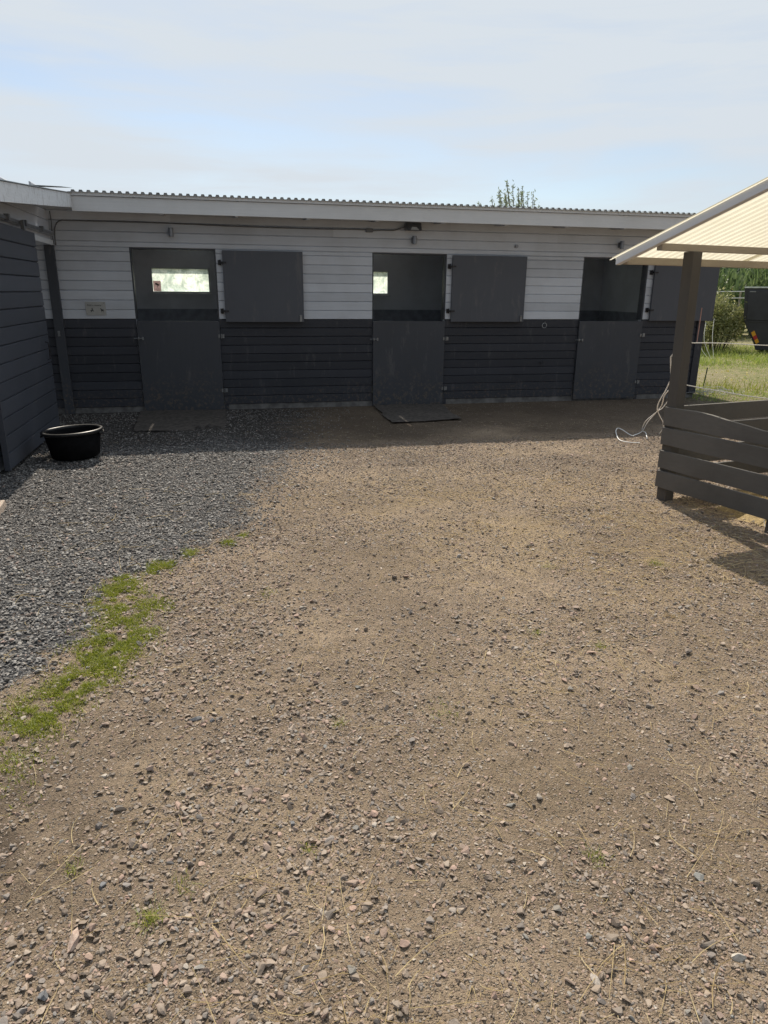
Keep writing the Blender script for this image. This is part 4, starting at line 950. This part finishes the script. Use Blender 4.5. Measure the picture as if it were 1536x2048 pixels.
e = MB().tube(spline([(3.79, 4.13, .235), (3.785, 4.11, .14), (3.76, 4.05, .04), (3.735, 3.97, .006)], 6), .0022, 6).build('twine', M['rope']); tag(e, 'thin pale twine dangling over the lowest feeder board to the ground', 'twine')
e = MB().tube([(3.572, 4.845, 1.535), (3.575, 4.85, 1.28)], .0035, 6).build('cord', M['pink']); tag(e, 'short faded pink cord against the tall feeder post above the rope', 'cord')

# ------------------------------------------------------------------ meadow objects
rod = MB().tube([(8.52, 11.20, 0), (8.55, 11.2, .37)], .011, 8).build('rod', M['green']); tag(rod, 'thin upright green rod stuck in the grass beside the stable corner', 'rod')
r_ = random.Random(4); e = empty('wire_tangle', (7.95, 10.35, 0), 'heap of tangled white fence wire in the grass at the stable corner', 'wire')
for k in range(9):
    cx, cy = 7.9 + r_.uniform(-.35, .45), 10.35 + r_.uniform(-.25, .25); rr_ = r_.uniform(.10, .32); t0 = r_.uniform(0, 6)
    pts = [(cx + rr_ * math.cos(t0 + t * .8) * (1 + .25 * math.sin(t * 1.7 + k)), cy + rr_ * .7 * math.sin(t0 + t * .8), .03 + .07 * abs(math.sin(t * .9 + k))) for t in range(9)]
    MB().tube(spline(pts, 4), .0028, 5).build('wire_loop', M['ropedim'], e)
e = empty('wire_coil', (12.3, 16.0, 0), 'thin white wires drooping beside the bush behind the stable corner', 'wire')
for pts in ([(12.35, 16.2, 1.05), (12.3, 16.1, .6), (12.33, 15.95, .02)], [(12.2, 16.3, .95), (12.15, 16.2, .5), (12.30, 16.0, .02)], [(12.1, 16.3, .70), (12.1, 16.2, .3), (12.25, 16.0, .02)]): MB().tube(spline(pts, 5), .006, 5).build('wire', M['rope'], e)
e = empty('wire_fence', (19.3, 24, 0), 'far white wire fence crossing behind the bush with wooden stakes', 'fence')
MB().tube([(10, 24.2, 1.72), (18.3, 24, 1.75), (19.5, 24, 1.77), (30, 24, 1.8)], .016, 5).build('wire', M['rope'], e)
MB().tube(spline([(10, 24.2, 1.35), (16, 24, 1.30), (18.33, 24, 1.42), (19.55, 24, 1.53), (30, 24, 1.45)], 4), .016, 5).build('wire', M['rope'], e)
for xx in (12.0, 15.6, 19.33, 23.2, 27.0): MB().cyl((xx, 24.06, 0), .035, 1.75, 'z', 8).build('stake', M['wood'], e)
# the container
sk = empty('container', (17.0, 18.6, 0), 'dark container with sloping lower corner behind the bush at the right edge', 'container')
K0 = Vector((14.6, 18.0, 0)); kf = Vector((.7507, -.6606, 0)); kd = Vector((.6606, .7507, 0))
kp = lambda s_, dpt, z: K0 + kf * s_ + kd * dpt + Vector((0, 0, z))
def kbox(s0, s1, t0, t1, z0, z1): return MB().hexa([kp(s0, t0, z0), kp(s1, t0, z0), kp(s1, t1, z0), kp(s0, t1, z0)], [kp(s0, t0, z1), kp(s1, t0, z1), kp(s1, t1, z1), kp(s0, t1, z1)])
pf = [(-.02, 1.82), (.075, .95), (.45, .26), (.50, .12), (4.6, .12), (4.6, 1.82)]
mb = MB(); mb.sweep([[kp(a, 0, z) for a, z in pf], [kp(a, 2.0, z) for a, z in pf]]); mb.build('container_body', M['skip'], sk, bevel=.02)
kbox(-.03, 4.62, -.02, 2.02, 1.823, 1.86).build('rim', M['skiprim'], sk, bevel=.008)
mb = MB(); mb.hexa([kp(.155, -.03, .95), kp(4.4, -.03, .95), kp(4.4, -.002, .95), kp(.155, -.002, .95)], [kp(.075, -.03, 1.76), kp(4.4, -.03, 1.76), kp(4.4, -.002, 1.76), kp(.075, -.002, 1.76)]); mb.build('side_panel', M['skip'], sk, bevel=.01)
kbox(.12, .28, -.04, -.031, 1.715, 1.745).build('maker_plate', M['steel'], sk)
kbox(.12, 4.5, -.02, -.001, .90, .935).build('side_rib', M['skip'], sk)
for a in (.8, 2.4, 4.0): kbox(a, a + .25, .2, 1.8, -.02, .118).build('skid', M['blacksteel'], sk)
a0, a1, b1, b0 = kp(.321, -.05, .606), kp(.402, -.05, .665), kp(.566, -.05, .349), kp(.498, -.05, .29)
rf = empty('reflector_plate', tuple((a0 + b1) / 2), 'orange and red striped reflector plate on the slanting container corner', 'reflector')
for k, m_ in enumerate(('yellow', 'red', 'yellow')):
    t0, t1 = (0, .36, .68, 1)[k], (0, .36, .68, 1)[k + 1]
    A1, B1, A2, B2 = a0.lerp(b0, t0), a1.lerp(b1, t0), a0.lerp(b0, t1), a1.lerp(b1, t1); o_ = kd * .045
    MB().add([A1, B1, B2, A2, A1 + o_, B1 + o_, B2 + o_, A2 + o_], [(0, 1, 2, 3), (7, 6, 5, 4), (0, 4, 5, 1), (1, 5, 6, 2), (2, 6, 7, 3), (3, 7, 4, 0)]).build('stripe', M[m_], rf)

# foliage ---------------------------------------------------------------
def leaves(name, P, size, mat, parent, aspect=.5, seed=0):
    n = len(P); r = np.random.default_rng(seed + n); d = r.normal(size=(n, 3)); d[:, 2] += .3; d /= np.linalg.norm(d, axis=1)[:, None]
    e_ = r.normal(size=(n, 3)); e_ -= (e_ * d).sum(1)[:, None] * d; e_ /= np.linalg.norm(e_, axis=1)[:, None]
    s_ = size * (.6 + .8 * r.random(n))[:, None]; V = np.stack([P - d * s_ * .5, P + e_ * s_ * aspect * .5, P + d * s_ * .5, P - e_ * s_ * aspect * .5], 1).reshape(-1, 3)
    F = np.arange(4 * n).reshape(n, 4); o = np_mesh(name, V - np.array(parent.location)[None], F, mat); o.parent = parent; return o
def crown_points(c, r, n, lumps, seed):
    g_ = np.random.default_rng(seed); L_ = g_.normal(size=(lumps, 3)); L_ /= np.linalg.norm(L_, axis=1)[:, None]; L_ *= (.35 + .6 * g_.random((lumps, 1)))
    L_ = L_ * np.array(r) + np.array(c); rad = (.22 + .22 * g_.random(lumps)) * min(r)
    k = g_.integers(0, lumps, n); d = g_.normal(size=(n, 3)); d /= np.linalg.norm(d, axis=1)[:, None]; P = L_[k] + d * (rad[k] * g_.random(n) ** .45)[:, None]
    P[:, 2] = np.maximum(P[:, 2], .08); return P, L_
def tree(x, y, h_, rx, seed, label, mat='leafdark', n=5200, name='tree', group='green trees standing beyond the meadow', size=.17):
    e = empty(name, (x, y, 0), label, 'tree', group)
    P, L_ = crown_points((x, y, h_ * .56), (rx, rx * .8, h_ * .44), n, 26, seed)
    leaves('crown', P, size, M[mat], e, .55, seed)
    mb = MB(); mb.tube([(x, y, -.05), (x + .05, y, h_ * .25), (x - .03, y, h_ * .6)], [.13, .09, .04], 8)
    for l in L_[:8]: mb.tube([(x, y, h_ * .22), ((x + l[0]) / 2, (y + l[1]) / 2, h_ * .38), tuple(l)], [.06, .04, .015], 6)
    mb.build('trunk', M['bark'], e)
TL = [(16.5, 29, 4.2, 2.2, 'bushy green tree behind the wire fence, nearest the stable end'), (20.0, 28, 4.0, 2.2, 'rounded dark green tree straight above the bush beyond the fence'), (23.6, 29, 4.4, 2.3, 'wide green tree beyond the fence above the container'),
      (27.2, 31, 4.6, 2.4, 'outermost green tree beyond the fence, right of the container'), (21.9, 33, 4.8, 2.6, 'taller hazy tree in the second row between the two above the container'), (18.0, 34, 4.9, 2.6, 'hazy second row tree over the end of the stable'),
      (-3.0, 27, 3.6, 2.2, 'green tree seen through the leftmost stable window'), (1.4, 28, 3.8, 2.3, 'green tree behind the stable between the two bright windows'), (6.0, 27, 3.6, 2.2, 'green tree seen through the middle stable window')]
for i, (x, y, h_, rx, lb) in enumerate(TL): tree(x, y, h_, rx, 200 + i, lb)
# far hedge as one mass
P, L_ = crown_points((18, 38, 1.9), (34, 1.4, 1.9), 16000, 160, 300); k = P[:, 2] < 5
def loose_leaves(name, P, size, mat, aspect, seed, label):
    hold = bpy.data.objects.new('hold', None); o = leaves(name, P, size, mat, hold, aspect, seed); o.parent = None; bpy.data.objects.remove(hold)
    tag(o, label, name.split('_')[-1], kind='stuff')
loose_leaves('far_hedge', P[k], .28, M['leafdark'], .6, 3, 'long far hedge closing off the meadow behind the trees')
n = 9000; x = rng.uniform(8, 34, n); y = rng.uniform(24.6, 26.4, n); hh = 1.5 + 1.3 * fbm(x, y, 2.2, 131, 3) + .5 * rng.random(n)
z0 = rng.random(n) ** .8 * hh
o = blades('reed_thicket', x, y, .35 + .35 * rng.random(n), .07 + .05 * rng.random(n), M['reed'], .8, z0=z0); tag(o, 'dense green thicket of reeds right behind the wire fence', 'reeds', kind='stuff')
# near bush beside the container
def bush(x, y, h_, rx, n, seed, label, name='bush', mat='leaf', size=.075):
    e = empty(name, (x, y, 0), label, 'bush'); g_ = np.random.default_rng(seed); P = []; mb = MB()
    for k in range(46):
        a = g_.random() * 6.28; rr_ = rx * g_.random() ** .6; tx, ty = x + rr_ * math.cos(a), y + rr_ * .7 * math.sin(a); tz = h_ * (1 - .35 * (rr_ / rx) ** 2) * (.72 + .33 * g_.random())
        bx_, by_ = x + (tx - x) * .35, y + (ty - y) * .35; pts = [(bx_, by_, -.03), ((bx_ + tx) / 2, (by_ + ty) / 2, tz * .55), (tx, ty, tz)]
        if k < 26: mb.tube(pts, [.016, .010, .004], 5)
        m_ = n // 46; t = g_.random(m_) ** .7; base = np.array(pts[1])[None] * (1 - t)[:, None] + np.array(pts[2])[None] * t[:, None]; base[:, 2] -= (g_.random(m_) < .35) * g_.random(m_) * tz * .5
        P.append(base + g_.normal(size=(m_, 3)) * np.array([.09, .09, .07]))
    leaves('foliage', np.concatenate(P), size, M[mat], e, .42, seed); mb.build('stems', M['bark'], e)
bush(14.15, 18.4, 1.80, .86, 9000, 401, 'loose yellow green bush between the stable corner and the dark container')
bush(13.0, 18.0, 1.15, .7, 2600, 402, 'lower shaggy bush partly hidden by the stable corner')
bush(15.2, 15.9, .30, .9, 1300, 403, 'low dark scrub at the foot of the container', size=.06)
bush(15.3, 20.6, 1.75, .8, 3000, 404, 'taller pale bush just behind the yellow green one')
# willow shoots above the roof
wl = empty('willow', (6.1, 15.2, 0), 'willow whose leafy upright shoots poke above the stable roof', 'tree'); g_ = np.random.default_rng(55); P = []; mb = MB()
mb.tube([(6.1, 15.2, -.05), (6.12, 15.2, .8), (6.1, 15.2, 1.6)], [.12, .10, .08], 8)
tips = [(5.66, 3.62), (5.78, 3.56), (5.86, 3.66), (5.92, 3.60), (6.02, 3.82), (6.11, 3.90), (6.17, 3.72), (6.24, 3.83), (6.31, 3.74), (6.36, 3.62), (6.43, 3.70), (6.50, 3.64), (6.56, 3.86), (6.62, 3.66), (6.70, 3.54), (5.98, 3.62), (6.2, 3.62), (6.32, 3.60), (6.46, 3.55), (6.08, 3.60), (6.9, 3.47), (5.5, 3.45)]
for k, (tx, tz) in enumerate(tips):
    lean_ = .10 + .10 * g_.random(); b = Vector((6.1 + (tx - 6.1) * .55 + .05, 15.2 + g_.normal() * .2, 1.9)); t_ = Vector((tx, b.y, tz)); m_ = b.lerp(t_, .5) + Vector((lean_ * .6, 0, .05))
    pts = spline([(6.1, 15.2, 1.5), tuple(b), tuple(m_), tuple(t_)], 10); mb.tube(pts, [.02 * (1 - i / len(pts)) + .004 for i in range(len(pts))], 5)
    for i, p_ in enumerate(pts[8:]):
        u = i / len(pts[8:]); c_ = int(12 * (1 - u) + 4); P.append(np.array(p_)[None] + g_.normal(size=(c_, 3)) * np.array([.045 * (1.15 - u), .045, .03]))
leaves('crown', np.concatenate(P), .075, M['leafwillow'], wl, .28, 9); mb.build('trunk', M['bark'], wl)
# yellow flowers
x = 8.9 + rng.normal(size=70) * .5; y = 11.2 + rng.normal(size=70) * .35; z = .12 + .2 * rng.random(70)
loose_leaves('yellow_flowers', np.stack([x, y, z], 1), .03, M['flower'], .9, 77, 'yellow flower heads among the weeds behind the lower rope')
